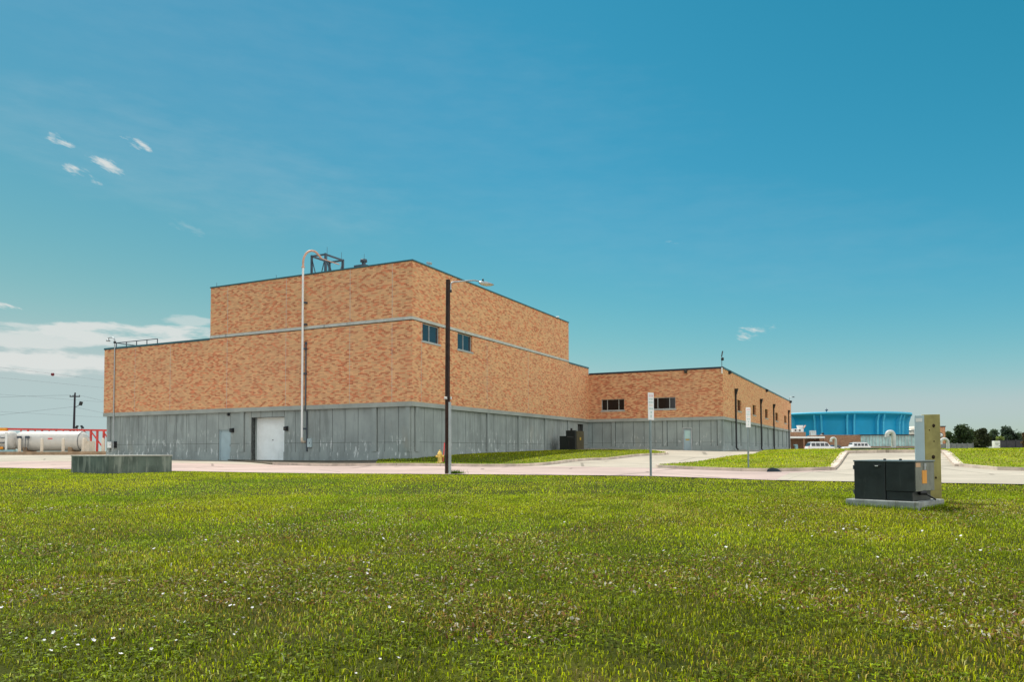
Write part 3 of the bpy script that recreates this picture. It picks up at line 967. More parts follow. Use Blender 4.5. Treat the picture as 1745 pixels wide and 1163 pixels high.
# downspouts with hopper heads
for (px, py) in ((1251.8, 650.5), (1295, 669.5), (1317, 679), (1342.6, 690.6)):
    s, z = WR.sz(px, py)
    f = MB(); g0_ = gz(*bw(WW + .1, s))
    f.tube([WR.pt(s, .1, 7.2), WR.pt(s, .1, g0_ + .25), WR.pt(s - .0, .28, g0_ + .02)], .09, 8)
    ds = f.build('downspout', m_black, wing)
    f = MB(); hz = 7.75
    f.add([WR.pt(s - .2, .02, hz), WR.pt(s + .2, .02, hz), WR.pt(s + .2, .34, hz), WR.pt(s - .2, .34, hz),
           WR.pt(s - .1, .02, 7.15), WR.pt(s + .1, .02, 7.15), WR.pt(s + .1, .19, 7.15), WR.pt(s - .1, .19, 7.15)],
          [(0, 1, 2, 3), (4, 5, 6, 7), (0, 1, 5, 4), (1, 2, 6, 5), (2, 3, 7, 6), (3, 0, 4, 7)])
    f.build('hopper_head', m_black, ds)
# scuppers / floodlights under the coping
def wall_light(face, px, py, label, name='flood_light', d=0.0, size=.3, gr='small flood lights on the brick wing'):
    s, z = face.sz(px, py, d)
    x, y, zz = face.pt(s, d, z)
    X, Y = bw(x, y)
    t = thing(name, label, 'wall light', (X, Y, zz), -TH if face.axis == 1 else -TH + math.pi / 2, gr)
    f = MB(); f.prism([(0, size * .5), (-size * .75, size * .35), (-size * .8, -size * .3), (-size * .2, -size * .5), (0, -size * .5)], -size * .34, size * .34, 'x')
    f.build('housing', m_black, t, .01)
    f = MB(); f.add([(-size * .3, -size * .82, size * -.05), (size * .3, -size * .82, size * -.05), (size * .3, -size * .24, -size * .5), (-size * .3, -size * .24, -size * .5)], [(0, 1, 2, 3)])
    f.build('lens', m_lens, t)
    return t
wall_light(WF, 1169, 633.5, 'black flood light under the dark roof edge of the wing front', size=.36)
wall_light(WR, 1241.5, 635.3, 'black flood light on the wing side just round its near corner', size=.36)
wall_light(WR, 1305, 666.3, 'black flood light high on the wing side between two drainpipes', size=.4)
wall_light(WR, 1345.5, 685.3, 'black flood light at the far end of the wing side', size=.45)
gl = 'black lamps on the concrete base'
wall_light(LF, 390.5, 707, 'small white-fronted lamp under the ledge above the grey door', 'wall_lamp', -.17, .22, gl)
wall_light(LF, 397.2, 734, 'black wall lamp beside the grey door', 'wall_lamp', -.17, .34, gl)
wall_light(LF, 489.4, 731, 'black wall lamp right of the white roller door', 'wall_lamp', -.17, .34, gl)

# ------------------------------------------------------------------ fittings on the main block
def lw(x, y, z):
    X, Y = bw(x, y)
    return Vector((X, Y, z))
def on_block(name, label, cat, x, y, z, group=None):
    return thing(name, label, cat, lw(x, y, z), -TH, group)

# tall white vent pipe with a swan neck
s, zb = LF.sz(514.4, 748, .25)
t = on_block('vent_pipe', 'tall white vent pipe up the brick wall with a swan neck over the roof', 'pipe', s, -.25, zb)
top = LF.sz(514.4, 456, .25)[1] - zb
f = MB(); f.tube([(0, 0, 0), (0, 0, top)], .075, 12); f.build('riser', m_whitep, t)
arc = [(0, 0, top), (0, 0, top + .3)]
for k in range(1, 13):
    a = math.pi * .74 * k / 12
    u = .62 * (1 - math.cos(a))
    arc.append((u * .62, u * .78, top + .3 + .92 * math.sin(a)))
arc.append((arc[-1][0] + .12, arc[-1][1] + .15, arc[-1][2] - .22))
f = MB(); f.tube(arc, .075, 12); f.build('swan_neck', m_rust, t)
b_ = arc[-1]
f = MB(); f.tube([b_, (b_[0] + .5, b_[1] + 1.3, b_[2] - .2)], .04, 8); f.build('tail_pipe', m_rust, t)
f = MB(); f.lathe([(.0, -.03), (.13, -.03), (.13, .03), (.0, .03)], 12, (0, 0, top)); f.build('flange', m_rust, t)
f = MB(); f.tube([(0, 0, .06), (0, 0, -.12), (-.02, .03, -.2), (-.02, .35, -.22)], .09, 10); f.build('elbow', m_cream, t)
for zc in (11.8, 10.3, 8.6, 6.9, 3.1):
    f = MB(); f.box(.05, .2, .02, .25, zc - zb - .06, zc - zb + .06); f.build('clamp', m_steel, t)
# thin conduit
s, z1 = LF.sz(521.3, 587.5, .06); _, z0 = LF.sz(521.3, 770, -.1)
t = on_block('conduit', 'thin dark conduit running up the wall beside the white vent pipe', 'conduit', s, 0, z0)
f = MB(); f.tube([(0, -.05, z1 - z0), (0, -.05, ZG1 - z0 + .05), (0, -.08, ZG1 - z0), (0, -.08, ZG0 - z0), (0, .08, ZG0 - z0 - .2), (0, .08, 0)], .045, 8); f.build('riser_tube', m_steel, t)
f = MB(); f.box(-.07, .07, -.1, -.0, z1 - z0, z1 - z0 + .18); f.build('end_box', m_steel, t)
# boxes on the base
def wallbox(px0, px1, py0, py1, label, mat, depth=.18, d=-.17):
    r = rect(LF, px0, px1, py0, py1, d)
    t = on_block('electrical_box', label, 'electrical box', (r[0] + r[1]) / 2, -d, r[2], 'electrical boxes on the concrete base')
    w, h = r[1] - r[0], r[3] - r[2]
    f = MB(); f.box(-w / 2, w / 2, -depth, 0, 0, h); f.build('cabinet', mat, t, .01)
    f = MB(); f.box(-w / 2 + .03, w / 2 - .03, -depth - .015, -depth + .002, .03, h - .03); lid = f.build('lid', mat, t)
    f = MB(); f.box(w / 2 - .1, w / 2 - .06, -depth - .035, -depth - .012, h * .4, h * .6); f.build('latch', m_steel, lid)
    return t
wallbox(526.3, 532.2, 748.4, 763, 'grey electrical box right of the vent pipe foot', m_greybox)
wallbox(187.5, 194, 753.6, 764, 'white box near the left end of the concrete base', m_whitep, .25)
wallbox(195, 199.5, 753, 764, 'black box beside the white box at the left end of the base', m_black, .2)
# roof-edge lamp on a conduit at the left end
s, z1 = LF.sz(195.6, 590, .08); zb = 1.6
t = on_block('roof_edge_lamp', 'bent grey conduit lamp at the left corner of the low roof', 'lamp', s, -.08, zb)
H = LF.sz(195.6, 583, .08)[1] - zb
pts = [(0, 0, 0), (0, 0, H)]
for k in range(1, 8):
    a = math.pi / 2 * k / 7
    pts.append((-.38 * (1 - math.cos(a)), 0, H + .38 * math.sin(a)))
pts += [(-.8, 0, H + .38), (-.82, 0, H + .25)]
f = MB(); f.tube(pts, .045, 8); f.build('conduit_arm', m_galv, t)
f = MB(); f.lathe([(0, .12), (.06, .1), (.17, 0), (.15, -.06), (0, -.08)], 14, (-.82, 0, H + .16)); f.build('shade', m_galv, t)
f = MB(); f.box(-.07, .07, -.07, .07, H - .12, H + .04); f.build('junction_box', m_black, t)
# guard rail on the low roof
s0, zr = LF.sz(198.5, 585, -.4); s1, zr1 = LF.sz(268.4, 577.5, -.4)
t = on_block('guard_rail', 'brown pipe guard rail standing on the low roof at the left', 'railing', s0, .4, ZP)
zz = (zr + zr1) / 2 - ZP
f = MB(); f.tube([(0, 0, zz), (s1 - s0, 0, zz)], .035, 6); f.tube([(0, 0, zz), (0, 6, zz)], .035, 6); f.build('top_rail', m_steel, t)
for k in range(5):
    f = MB(); x = (s1 - s0) * k / 4; f.tube([(x, 0, -.3), (x, 0, zz)], .04, 6); f.build('post', m_steel, t)
for k in (2, 4, 6):
    f = MB(); f.tube([(0, k, -.3), (0, k, zz)], .04, 6); f.build('post', m_steel, t)

# steel frame on the upper roof
N_ = hit(554.7, 431.8, 1, 3.0); L_ = hit(531.3, 435.0, 1, 3.0)
fw = N_.x - L_.x; ztop = N_.z
t = on_block('rooftop_steel_frame', 'dark open steel frame with diagonal braces on the upper roof', 'steel frame', N_.x, 3.0, ZT - .45)
hz = ztop - ZT + .45
R_ = None
best = None
for k in range(5, 60):
    dy = k * .1
    r_ = hit(584.5, 443.5, 0, N_.x)
fd_ = max(1.5, min(5.0, r_.y - 3.0))
cs = [(-fw, 0), (0, 0), (0, fd_), (-fw, fd_)]
for x, y in cs:
    f = MB(); f.box(x - .065, x + .065, y - .065, y + .065, 0, hz); f.build('post', m_steel, t)
for i in range(4):
    a, b = cs[i], cs[(i + 1) % 4]
    f = MB(); f.bar((a[0], a[1], hz - .08), (b[0], b[1], hz - .08), .11); f.build('top_beam', m_steel, t)
mid = (-fw / 2, 0)
for (a, b) in (((-fw, 0, hz - .2), (-fw * .5, 0, .35)), ((0, 0, hz - .2), (-fw * .5, 0, .35)), ((0, 0, hz - .2), (0, fd_ * .5, .35)), ((0, fd_, hz - .2), (0, fd_ * .5, .35)),
               ((-fw, fd_, hz - .2), (-fw * .5, fd_, .35)), ((0, fd_, hz - .2), (-fw * .5, fd_, .35))):
    f = MB(); f.bar(a, b, .05); f.build('brace', m_steel, t)
f = MB(); f.tube([(-fw * .4, fd_ * .6, hz * .55), (-fw * .4, fd_ * .6, 0)], .16, 10); f.build('hoist_drum', m_black, t)
# roof fan
q = hit(619.8, 452, 1, 4.0)
t = on_block('roof_fan', 'small dark mushroom exhaust fan on the upper roof', 'roof fan', q.x, 4.0, ZT - .45)
hb = hit(619.8, 451, 1, 4.0).z - ZT + .45; ht = hit(619.8, 442.6, 1, 4.0).z - ZT + .45
f = MB(); f.box(-.5, .5, -.5, .5, 0, hb - .12); f.build('kerb_box', m_steel, t)
f = MB(); f.lathe([(.14, hb), (.14, hb + (ht - hb) * .4), (.26, hb + (ht - hb) * .5), (.24, ht), (0, ht + .06)], 16); f.build('fan_hood', m_steel, t)
# lightning rods
rods = [(369.4, 482, 'lightning rod at the left end of the upper roof'), (471, 469, 'lightning rod on the upper roof left of the vent pipe'),
        (557.5, 421, 'lightning rod rising beside the near post of the roof frame'), (582, 430, 'lightning rod right of the roof frame'),
        (620.7, 433, 'lightning rod above the mushroom roof fan')]
proto = None
for (px, py, lab) in rods:
    dep = 3.2 if px > 500 else .5
    q = hit(px, py, 1, dep)
    base = ZT - .5
    t = on_block('lightning_rod', 'thin ' + lab, 'lightning rod', q.x, dep, base, 'lightning rods on the upper roof')
    f = MB(); f.tube([(0, 0, 0), (0, 0, q.z - base)], [.022, .012], 6); f.build('rod', m_steel, t)
    f = MB(); f.lathe([(0, .5), (.06, .5), (.06, .42), (0, .42)], 8); f.build('clamp', m_steel, t)
# camera and davit on the right parapet
q = hit(733, 456, 0, 0.0)
t = on_block('security_camera', 'small grey camera on the parapet near the tall corner', 'camera', -.1, q.y, ZT)
f = MB(); f.tube([(0, 0, 0), (0, 0, .12)], .03, 8); f.build('mount', m_galv, t)
f = MB(); f.cbox((.02, 0, .22), (.36, .16, .16), Matrix.Rotation(.25, 3, 'Y')); f.build('housing', m_galv, t, .02)
q0 = hit(951.6, 541, 0, -.5); q1 = hit(935.5, 533, 0, -.5)
t = on_block('roof_davit', 'white right-angled pipe davit at the far end of the upper roof', 'davit', -.5, q0.y, ZT - .45)
f = MB(); f.tube([(0, 0, 0), (0, 0, q1.z - ZT + .35)], .06, 8); f.build('post', m_galv, t)
f = MB(); f.tube([(.05, 0, q1.z - ZT + .40), (-1.1, 0, q1.z - ZT + .40)], .06, 8); f.build('boom', m_whitep, t)
# siren mast on the wing corner
q = hit(1232.3, 640, 1, IR - .1); qt = hit(1233, 611, 1, IR - .1)
t = on_block('antenna_mast', 'dark antenna mast on the near corner of the low wing', 'antenna', WW - .05, IR - .12, ZW - .65)
f = MB(); f.tube([(0, 0, 0), (0, 0, .55)], .06, 8); f.build('bracket', m_whitep, t)
f = MB(); f.tube([(0, 0, .3), (0, 0, 1.6)], .03, 6); f.build('mast', m_steel, t)
f = MB(); f.lathe([(0, -.16), (.13, -.12), (.13, .12), (0, .16)], 10, (.06, 0, 1.35)); f.build('sensor', m_black, t)
f = MB(); f.cbox((.04, 0, 1.85), (.1, .1, .5), Matrix.Rotation(.2, 3, 'Y')); f.build('horn', m_steel, t)
# lamp on far wing corner
q = hit(1347, 685, 0, WW)
t = on_block('arm_lamp', 'thin arm lamp sticking up at the far end of the wing', 'lamp', WW - .1, IR + EE - 1.0, ZW)
f = MB(); f.tube([(0, 0, -.2), (0, 0, .55), (.1, 0, .65), (.5, 0, .66)], .035, 6); f.build('arm', m_galv, t)
f = MB(); f.cbox((.6, 0, .6), (.3, .2, .14)); f.build('lamp_head', m_steel, t)

# equipment in the inner corner
q = hit(974, 764, 0, 1.6)
t = on_block('transformer', 'black ribbed transformer against the base near the inner corner', 'transformer', 1.6, q.y, gz(*bw(1.6, q.y)))
r1 = list(rect(Face(0, 1.6, 1), 965.5, 982.5, 733, 764)); r2 = list(rect(Face(0, 1.6, 1), 953.5, 965.5, 743, 762))
r1[0] = rect(Face(0, .75, 1), 965.0, 982.5, 733, 764)[0]; r2[0] = rect(Face(0, .8, 1), 953.5, 965.5, 743, 762)[0]; r2[1] = r1[0]
h1 = r1[3] - gz(*bw(1.6, q.y)); h2 = r2[3] - gz(*bw(1.6, q.y))
f = MB(); f.box(-.9, 0, r1[0] - q.y, r1[1] - q.y, 0, h1); f.build('tank', m_dgreen, t, .03)
f = MB(); f.box(-.8, -.1, r2[0] - q.y, r2[0] - q.y + (r2[1] - r2[0]) * .96, .15, h2)
for k in range(7):
    yy = r2[0] - q.y + (r2[1] - r2[0]) * (k + .5) / 7.5; f.box(-.1, .06, yy - .03, yy + .03, .25, h2 - .12)
f.build('radiator', m_dgreen, t)
f = MB(); f.box(-.55, -.4, r1[0] - q.y + .25, r1[0] - q.y + .4, h1, h1 + .2); f.build('bushing', m_black, t)

# ------------------------------------------------------------------ street furniture
# wooden light pole
px = 762.6
base = at(px, 809.7, 30.1)
base.z = gz(base.x, base.y)
t = thing('light_pole', 'dark wooden pole with a cobra-head street lamp on a bent arm', 'light pole', base)
hp = at(763.9, 477, 30.1).z - base.z
f = MB(); f.tube([(0, 0, -.3), (0, 0, hp * .5), (.02, 0, hp)], [.105, .098, .088], 14); f.build('pole', m_wood, t)
f = MB(); f.tube([(.13, -.03, hp - .42), (.13, -.03, hp - .18), (.17, -.02, hp - .12), (.25, 0, hp - .09), (1.05, .12, hp + .0), (1.22, .15, hp - .02), (1.36, .17, hp - .06)], .03, 8)
f.build('arm', m_galv, t)
f = MB(); f.box(.08, .17, -.06, .02, hp - .52, hp - .42); f.build('bracket', m_black, t)
rot = Matrix.Rotation(.14, 3, 'Z') @ Matrix.Rotation(.10, 3, 'Y')
hd = MB()
prof = [(0, .05), (.12, .09), (.35, .075), (.62, .03), (.66, 0)]
secs = []
for (u, w) in ((0, .06), (.1, .085), (.3, .12), (.5, .115), (.62, .06)):
    hgt = {0: .07, .1: .10, .3: .10, .5: .06, .62: .02}[u]
    ring = []
    for k in range(10):
        a = math.pi * k / 9
        ring.append(rot @ Vector((u, -w * math.cos(a), hgt * math.sin(a))) + Vector((1.25, .155, hp - .10)))
    secs.append(ring)
vs = [p for r in secs for p in r]
fs = [(i * 10 + k, i * 10 + k + 1, (i + 1) * 10 + k + 1, (i + 1) * 10 + k) for i in range(4) for k in range(9)]
fs += [tuple(range(10)), tuple(range(40, 50))]
hd.add(vs, fs, True); lh = hd.build('lamp_head', m_galv, t)
f = MB()
for (u, w, dz) in ((.16, .1, 0), (.36, .12, 0), (.58, .08, 0)): pass
lv = [rot @ Vector((u, w, z)) + Vector((1.25, .155, hp - .10)) for (u, w, z) in ((.02, -.07, -.002), (.3, -.118, -.002), (.6, -.07, -.002), (.6, .07, -.002), (.3, .118, -.002), (.02, .07, -.002),
      (.1, -.06, -.06), (.3, -.09, -.075), (.52, -.05, -.05), (.52, .05, -.05), (.3, .09, -.075), (.1, .06, -.06))]
f.add(lv, [(0, 1, 7, 6), (1, 2, 8, 7), (2, 3, 9, 8), (3, 4, 10, 9), (4, 5, 11, 10), (5, 0, 6, 11), (6, 7, 8, 9, 10, 11)]); f.build('lens', m_lens, lh)
f = MB(); pc = rot @ Vector((.16, 0, .1)) + Vector((1.25, .155, hp - .10)); f.lathe([(.0, 0), (.035, 0), (.035, .07), (.02, .09), (0, .09)], 10, pc); f.build('photocell', m_black, lh)
zc = at(px, 686, 30.1).z - base.z
f = MB(); f.box(.045, .155, -.135, -.045, -.2, zc); f.build('cable_guard', m_galv, t, .01)
f = MB(); f.tube([(.10, -.09, zc), (.08, -.10, zc + .12), (.03, -.11, zc + .3), (.03, -.10, hp - .45)], .014, 6); f.build('cable', m_black, t)
for sx in (-.09, -.04, .14):
    f = MB(); f.lathe([(0, -.05), (.03, -.05), (.045, -.02), (.025, 0), (.045, .02), (.03, .05), (0, .05)], 10, (sx, -.13 if sx < .1 else -.06, zc + .16)); f.build('insulator', m_label, t)

# hydrant and marker
hb = at(749.5, 791.3, 43.2); hb.z = gz(hb.x, hb.y) + .12
t = thing('fire_hydrant', 'yellow fire hydrant on the verge left of the wooden pole', 'fire hydrant', hb)
hs = .66 / .75
f = MB(); f.lathe([(0, -.05), (.17, -.05), (.17, .04), (.125, .06), (.115, .30), (.12, .44), (.15, .46), (.15, .50), (.13, .52), (.115, .60), (.07, .67), (0, .69)], 18); f.build('barrel', m_hyd, t)
f = MB(); f.lathe([(0, .68), (.04, .68), (.035, .75), (0, .755)], 6); f.build('operating_nut', m_hyd, t)
for sx in (-1, 1):
    f = MB(); f.tube([(sx * .1, 0, .38), (sx * .19, 0, .38)], .055, 10); f.tube([(sx * .18, 0, .38), (sx * .23, 0, .38)], .07, 8); f.build('hose_outlet', m_hyd, t)
f = MB(); f.tube([(0, -.1, .36), (0, -.2, .36)], .075, 10); f.tube([(0, -.19, .36), (0, -.24, .36)], .09, 8); f.build('pumper_outlet', m_hyd, t)
mk = at(754.9, 775, 43.6)
t2 = thing('hydrant_marker', 'leaning pink-red marker rod rising behind the yellow hydrant', 'marker rod', (mk.x, mk.y, gz(mk.x, mk.y) + .1))
mt = at(757.6, 755, 43.6)
f = MB(); f.tube([(0, 0, 0), (mt.x - mk.x, 0, mt.z - t2.location.z)], .035, 8); f.build('rod', m_pink, t2)
f = MB(); f.lathe([(0, 0), (.06, 0), (.05, .06), (0, .07)], 8, (0, 0, 0)); f.build('base', m_black, t2)

# parking-style signs (illegible rows of lettering)
def make_sign(loc, label):
    t = thing('sign_post', label, 'sign', loc, R(38), 'narrow white signs on grey posts')
    f = MB(); f.box(-.035, .035, .0, .045, -.3, 2.9); f.build('post', m_gpost, t)
    f = MB(); f.box(-.15, .15, -.014, -.002, 2.0, 2.97); p = f.build('sign_panel', m_sign, t)
    rows = [(2.86, .09, m_sred, [(-.10, -.02), (.02, .11)]), (2.74, .05, m_sgreen, [(-.11, -.05), (-.03, .10)]), (2.63, .055, m_sgreen, [(-.12, -.04), (-.02, .06), (.08, .12)]),
            (2.52, .07, m_stan, [(-.09, -.02), (.02, .09)]), (2.40, .06, m_sgreen, [(-.10, .0), (.02, .11)]), (2.27, .07, m_sgreen, [(-.03, .05)]), (2.13, .10, m_sgreen, [(-.03, .03)])]
    for (z, h, m, spans) in rows:
        f = MB()
        for a, b in spans:
            k = a
            while k < b - .012:
                f.box(k, k + .014, -.018, -.013, z - h / 2, z + h / 2); 
                k += .022
            f.box(a, b, -.017, -.013, z - h * .12, z + h * .12)
        f.build('lettering', m, p)
    return t
sp1 = at(1110, 812, 26.7)
s1 = make_sign((sp1.x, sp1.y, gz(sp1.x, sp1.y)), 'narrow white sign on a grey post at the edge of the front lawn')
sp2 = at(1276, 797.3, 36.6)
s2 = copy_thing(s1, (sp2.x, sp2.y, gz(sp2.x, sp2.y) + .1), R(28), 'narrow white sign on a grey post standing in the grass mound')

# concrete vault
c0 = at(185, 808.6, 32.0)
t = thing('concrete_vault', 'low square stained concrete vault on the lawn by the road', 'concrete vault', (c0.x, c0.y, gz(c0.x, c0.y)), math.atan2(.85, .527))
ztop = at(185, 776.6, 32.0).z - t.location.z
f = MB(); f.box(0, 2.95, 0, 2.95, -.5, ztop - .05); f.build('vault_wall', m_vault, t, .015)
f = MB(); f.box(-.02, 2.97, -.02, 2.97, ztop - .05, ztop); f.build('top_slab', m_vtop, t, .012)

# pad-mounted cabinet on its concrete pad, with the board behind
BT = R(-49)
c0 = at(1560, 853.6, 15.7)
zpad = gz(c0.x, c0.y) + .16
pad = thing('concrete_pad', 'grey concrete pad under the charcoal cabinet', 'concrete pad', (c0.x, c0.y, zpad - .16), BT)
f = MB(); f.box(-1.44, .085, -.07, 1.36, -.35, .16); f.build('slab', m_pad, pad, .02)
cab = thing('utility_cabinet', 'charcoal pad-mounted utility cabinet with an orange tag', 'utility cabinet', (c0.x, c0.y, zpad), BT)
cw, cd = 1.27, 1.02
chh = at(1560, 785.6, 15.7).z - zpad
f = MB(); f.box(-cw, -cw * .47 - .006, 0, cd, 0, chh - .035); f.build('left_door', m_box, cab, .012)
f = MB(); f.box(-cw * .47 + .006, 0, 0, cd * .5, .2, chh - .035); f.build('right_door', m_box, cab, .012)
f = MB(); f.box(-cw * .47 + .006, -.06, .02, cd - .03, 0, .2 - .006); f.build('lower_skirt', m_box, cab, .01)
f = MB(); f.box(-cw * .47 + .01, .0, cd * .5, cd, .2, chh - .035); f.build('back_shell', m_boxside, cab, .01)
f = MB(); f.box(0.001, .012, .012, cd - .012, .21, chh - .045); sd_ = f.build('side_panel', m_boxside, cab)
f = MB(); f.box(-cw - .015, .03, -.015, cd + .015, chh - .035, chh); lid = f.build('lid', m_boxtop, cab, .012)
for xx in (-.75, -.42):
    f = MB(); f.lathe([(0, 0), (.03, 0), (.03, .03), (0, .035)], 10, (xx, .35, chh)); f.build('bolt', m_black, lid)
for zz_ in (.12, chh - .2):
    f = MB(); f.tube([(-cw - .004, -.008, zz_), (-cw - .004, -.008, zz_ + .09)], .014, 8); f.build('hinge', m_steel, cab)
f = MB(); f.box(-.83, -.70, -.03, .002, chh - .15, chh - .09); f.build('latch', m_black, cab, .01)
f = MB(); f.box(-.80, -.735, -.036, -.028, chh - .128, chh - .112); f.build('keyhole_plate', m_label, cab)
f = MB(); f.box(.010, .02, .34, .58, chh - .49, chh - .21); f.build('orange_tag', m_orange, sd_)
f = MB(); f.box(.008, .018, .02, .26, chh - .14, chh - .05); f.build('peach_label', m_peach, sd_)
f = MB(); f.tube([(.02, .46, chh - .06), (.02, .46, chh - .13)], .035, 10); f.tube([(.02, .46, chh - .13), (.02, .46, chh - .2)], .028, 8); f.build('padlock', m_galv, sd_)
f = MB(); f.tube([(-.0, .40, .18), (.05, .45, .14), (.10, .58, .08), (.12, .74, .02)], .02, 6); f.tube([(-.04, .32, .17), (.04, .44, .17)], .05, 8); f.build('cable_stub', m_black, cab)
# board
bb = at(1582, 846, 17.35)
bb.z = gz(bb.x, bb.y)
brd = thing('timber_board', 'upright green-tinted treated timber post behind the charcoal cabinet', 'timber post', bb, R(-24))
hB = at(1578, 707, 17.35).z - bb.z
wl, wr = -.10, .27
mb = MB(); mb.box(wl, wr, 0, .15, -.3, hB); mb.build('plank', m_timber, brd, .006)
for (x, z, r) in ((.14, hB - .26, .03), (.05, hB - .36, .012), (.12, hB - .98, .035), (.16, .55, .02), (.14, hB - .62, .012)):
    f = MB(); f.lathe([(0, -.004), (r, -.004), (r * .9, .0), (0, .0)], 12); 
    f.v = [(v[0] + x, v[2] + -.0005 * 1, v[1] * 1.35 + z) for v in f.v]
    f.build('knot', m_knot, brd)
pb = thing('meter_panel', 'tall grey metal panel fixed to the left of the timber post', 'meter panel', bb, R(-24))
f = MB(); f.box(wl - .155, wl + .04, -.13, -.003, .25, hB - .02); f.build('enclosure', m_greybox, pb, .008)
f = MB(); f.box(wl - .135, wl - .0, -.137, -.128, hB - .17, hB - .09); f.build('white_label', m_label, pb)
f = MB(); f.box(wl - .14, wl + .025, -.135, -.129, .5, hB - .25); f.build('cover', m_greybox, pb)

# ------------------------------------------------------------------ left yard: tank, rack, bollards
yz = gz(-45, 80) + .1
kb0 = at(-60, 773, 77.5); kb1 = at(182, 773, 77.5)
f = MB(); f.box(kb0.x - 8, kb1.x + .6, 77.3, 77.8, gz(-40, 77) - .3, at(60, 770.3, 77.5).z)
tag(f.build('low_wall', m_tan), 'low tan concrete wall in front of the white tank', 'low wall')
zt0 = at(60, 770.3, 77.5).z
f = MB(); f.box(-75, -40.5, 77.8, 92, zt0 - .6, zt0 - .1); tag(f.build('yard_slab', m_drive), kind='structure')
# tank
ta, tb = at(28, 752.8, 81), at(150, 752.8, 81)
rad = (at(90, 735.8, 81).z - at(90, 770, 81).z) / 2 * .98
t = thing('storage_tank', 'long white horizontal tank with domed ends behind cream bollards', 'tank', ((ta.x + tb.x) / 2, 81, zt0 - .1))
zc = ta.z - t.location.z; hl = (tb.x - ta.x) / 2
pr = [(0, -hl)]
for k in range(1, 7):
    a = math.pi / 2 * k / 6; pr.append((rad * math.sin(a), -hl + .7 * (1 - math.cos(a))))
pr += [(rad * math.sin(math.pi / 2 * k / 6), hl - .7 * (1 - math.cos(math.pi / 2 * k / 6))) for k in range(6, 0, -1)] + [(0, hl)]
f = MB(); f.lathe(pr, 32); f.v = [(v[2], v[1], v[0] + zc) for v in f.v]; f.build('shell', m_tank, t)
for sx in (-.62, .62):
    f = MB(); f.box(sx * hl - .2, sx * hl + .2, -rad * .8, rad * .8, 0, zc - rad * .6); f.build('saddle', m_tan, t)
for sx in (-.93, .86):
    f = MB(); f.lathe([(rad + .012, -.03), (rad + .02, -.03), (rad + .02, .03), (rad + .012, .03)], 32); f.v = [(v[2] + sx * hl, v[1], v[0] + zc) for v in f.v]; f.build('band', m_steel, t)
f = MB()
for dx in (0, .35, .7, 1.0): f.tube([(-hl + 1.0 + dx, -rad - .1, zc - rad * .9), (-hl + 1.0 + dx, -rad - .1, zc + .35)], .03, 6)
f.box(-hl + .9, -hl + 1.25, -rad - .25, -rad - .02, zc + .3, zc + .55); f.box(-hl + 1.75, -hl + 2.1, -rad - .25, -rad - .02, zc + .3, zc + .55)
f.build('gauge_pipes', m_steel, t)
f = MB(); f.box(hl * .05, hl * .05 + .45, -rad - .02, -rad * .96, zc + .22, zc + .32); f.build('red_plate', m_pink, t)
f = MB(); f.box(hl - .3, hl + .5, -.7, .5, 0, zc + .0); f.box(hl - .1, hl + .3, -.8, -.7, zc - .1, zc + .35); f.build('valve_cabinet', m_cream, t)
# second vessel with pipework at the left edge
tc0 = at(12, 752, 80)
t = thing('pump_skid', 'white vessel with dark pipes and valves at the left edge of the yard', 'pump skid', (tc0.x, 80, zt0 - .1))
zc2 = tc0.z - t.location.z
f = MB(); f.lathe([(0, -4), (.6, -3.9), (1.05, -3.4), (1.05, .7), (.7, 1.0), (0, 1.05)], 24); f.v = [(v[2] - .1, v[1], v[0] + zc2) for v in f.v]; f.build('vessel', m_tank, t)
f = MB()
f.tube([(-1, -1.1, zc2 + .5), (-.3, -1.1, zc2 + .65), (.1, -1.1, zc2 + .3), (.6, -1.1, zc2 + .35)], .05, 6)
f.tube([(-.2, -1.15, 0), (-.2, -1.15, zc2 - .2), (.5, -1.15, zc2 - .2)], .07, 6)
f.tube([(-1, -1.2, zc2 - .75), (.6, -1.2, zc2 - .75), (.6, -1.2, 0)], .09, 6)
f.build('pipework', m_steel, t)
f = MB(); f.box(-1.4, -.6, -1.35, -1.1, .55, 1.3); f.build('control_box', m_tan, t)
f = MB(); f.box(-1.5, 1.6, -1.4, -.9, -.02, .3); f.build('base_frame', m_teal, t)
f = MB(); f.lathe([(0, 0), (.16, 0), (.16, .25), (0, .28)], 10, (.45, -1.5, .35)); f.build('valve', m_orange, t)
f = MB(); f.tube([(.75, -1.25, 0), (.75, -1.25, zc2 + .9)], .12, 8); f.build('standpipe', m_whitep, t)
# bollards
bp0 = None
bl = ['beside the pump skid', 'left of the red plate on the tank', 'in front of the middle of the tank', 'at the right end of the tank', 'by the corner of the concrete base']
for k, px in enumerate((31.5, 69.5, 106, 140.5, 174)):
    b = at(px, 770, 77.9)
    lab = 'cream concrete bollard ' + bl[k]
    if bp0 is None:
        bp0 = thing('bollard', lab, 'bollard', (b.x, 78.05, zt0 - .1), 0, 'cream bollards in front of the white tank')
        hb_ = at(px, 747.5, 77.9).z - zt0 + .1
        f = MB(); f.lathe([(.15, -.1), (.15, hb_ - .1), (.11, hb_ - .03), (0, hb_)], 14); f.build('post', m_cream, bp0)
        f = MB(); f.lathe([(.158, -.02), (.158, .06), (.15, .07)], 14); f.build('collar', m_tan, bp0)
    else:
        copy_thing(bp0, (b.x, 78.05, zt0 - .1), None, lab)
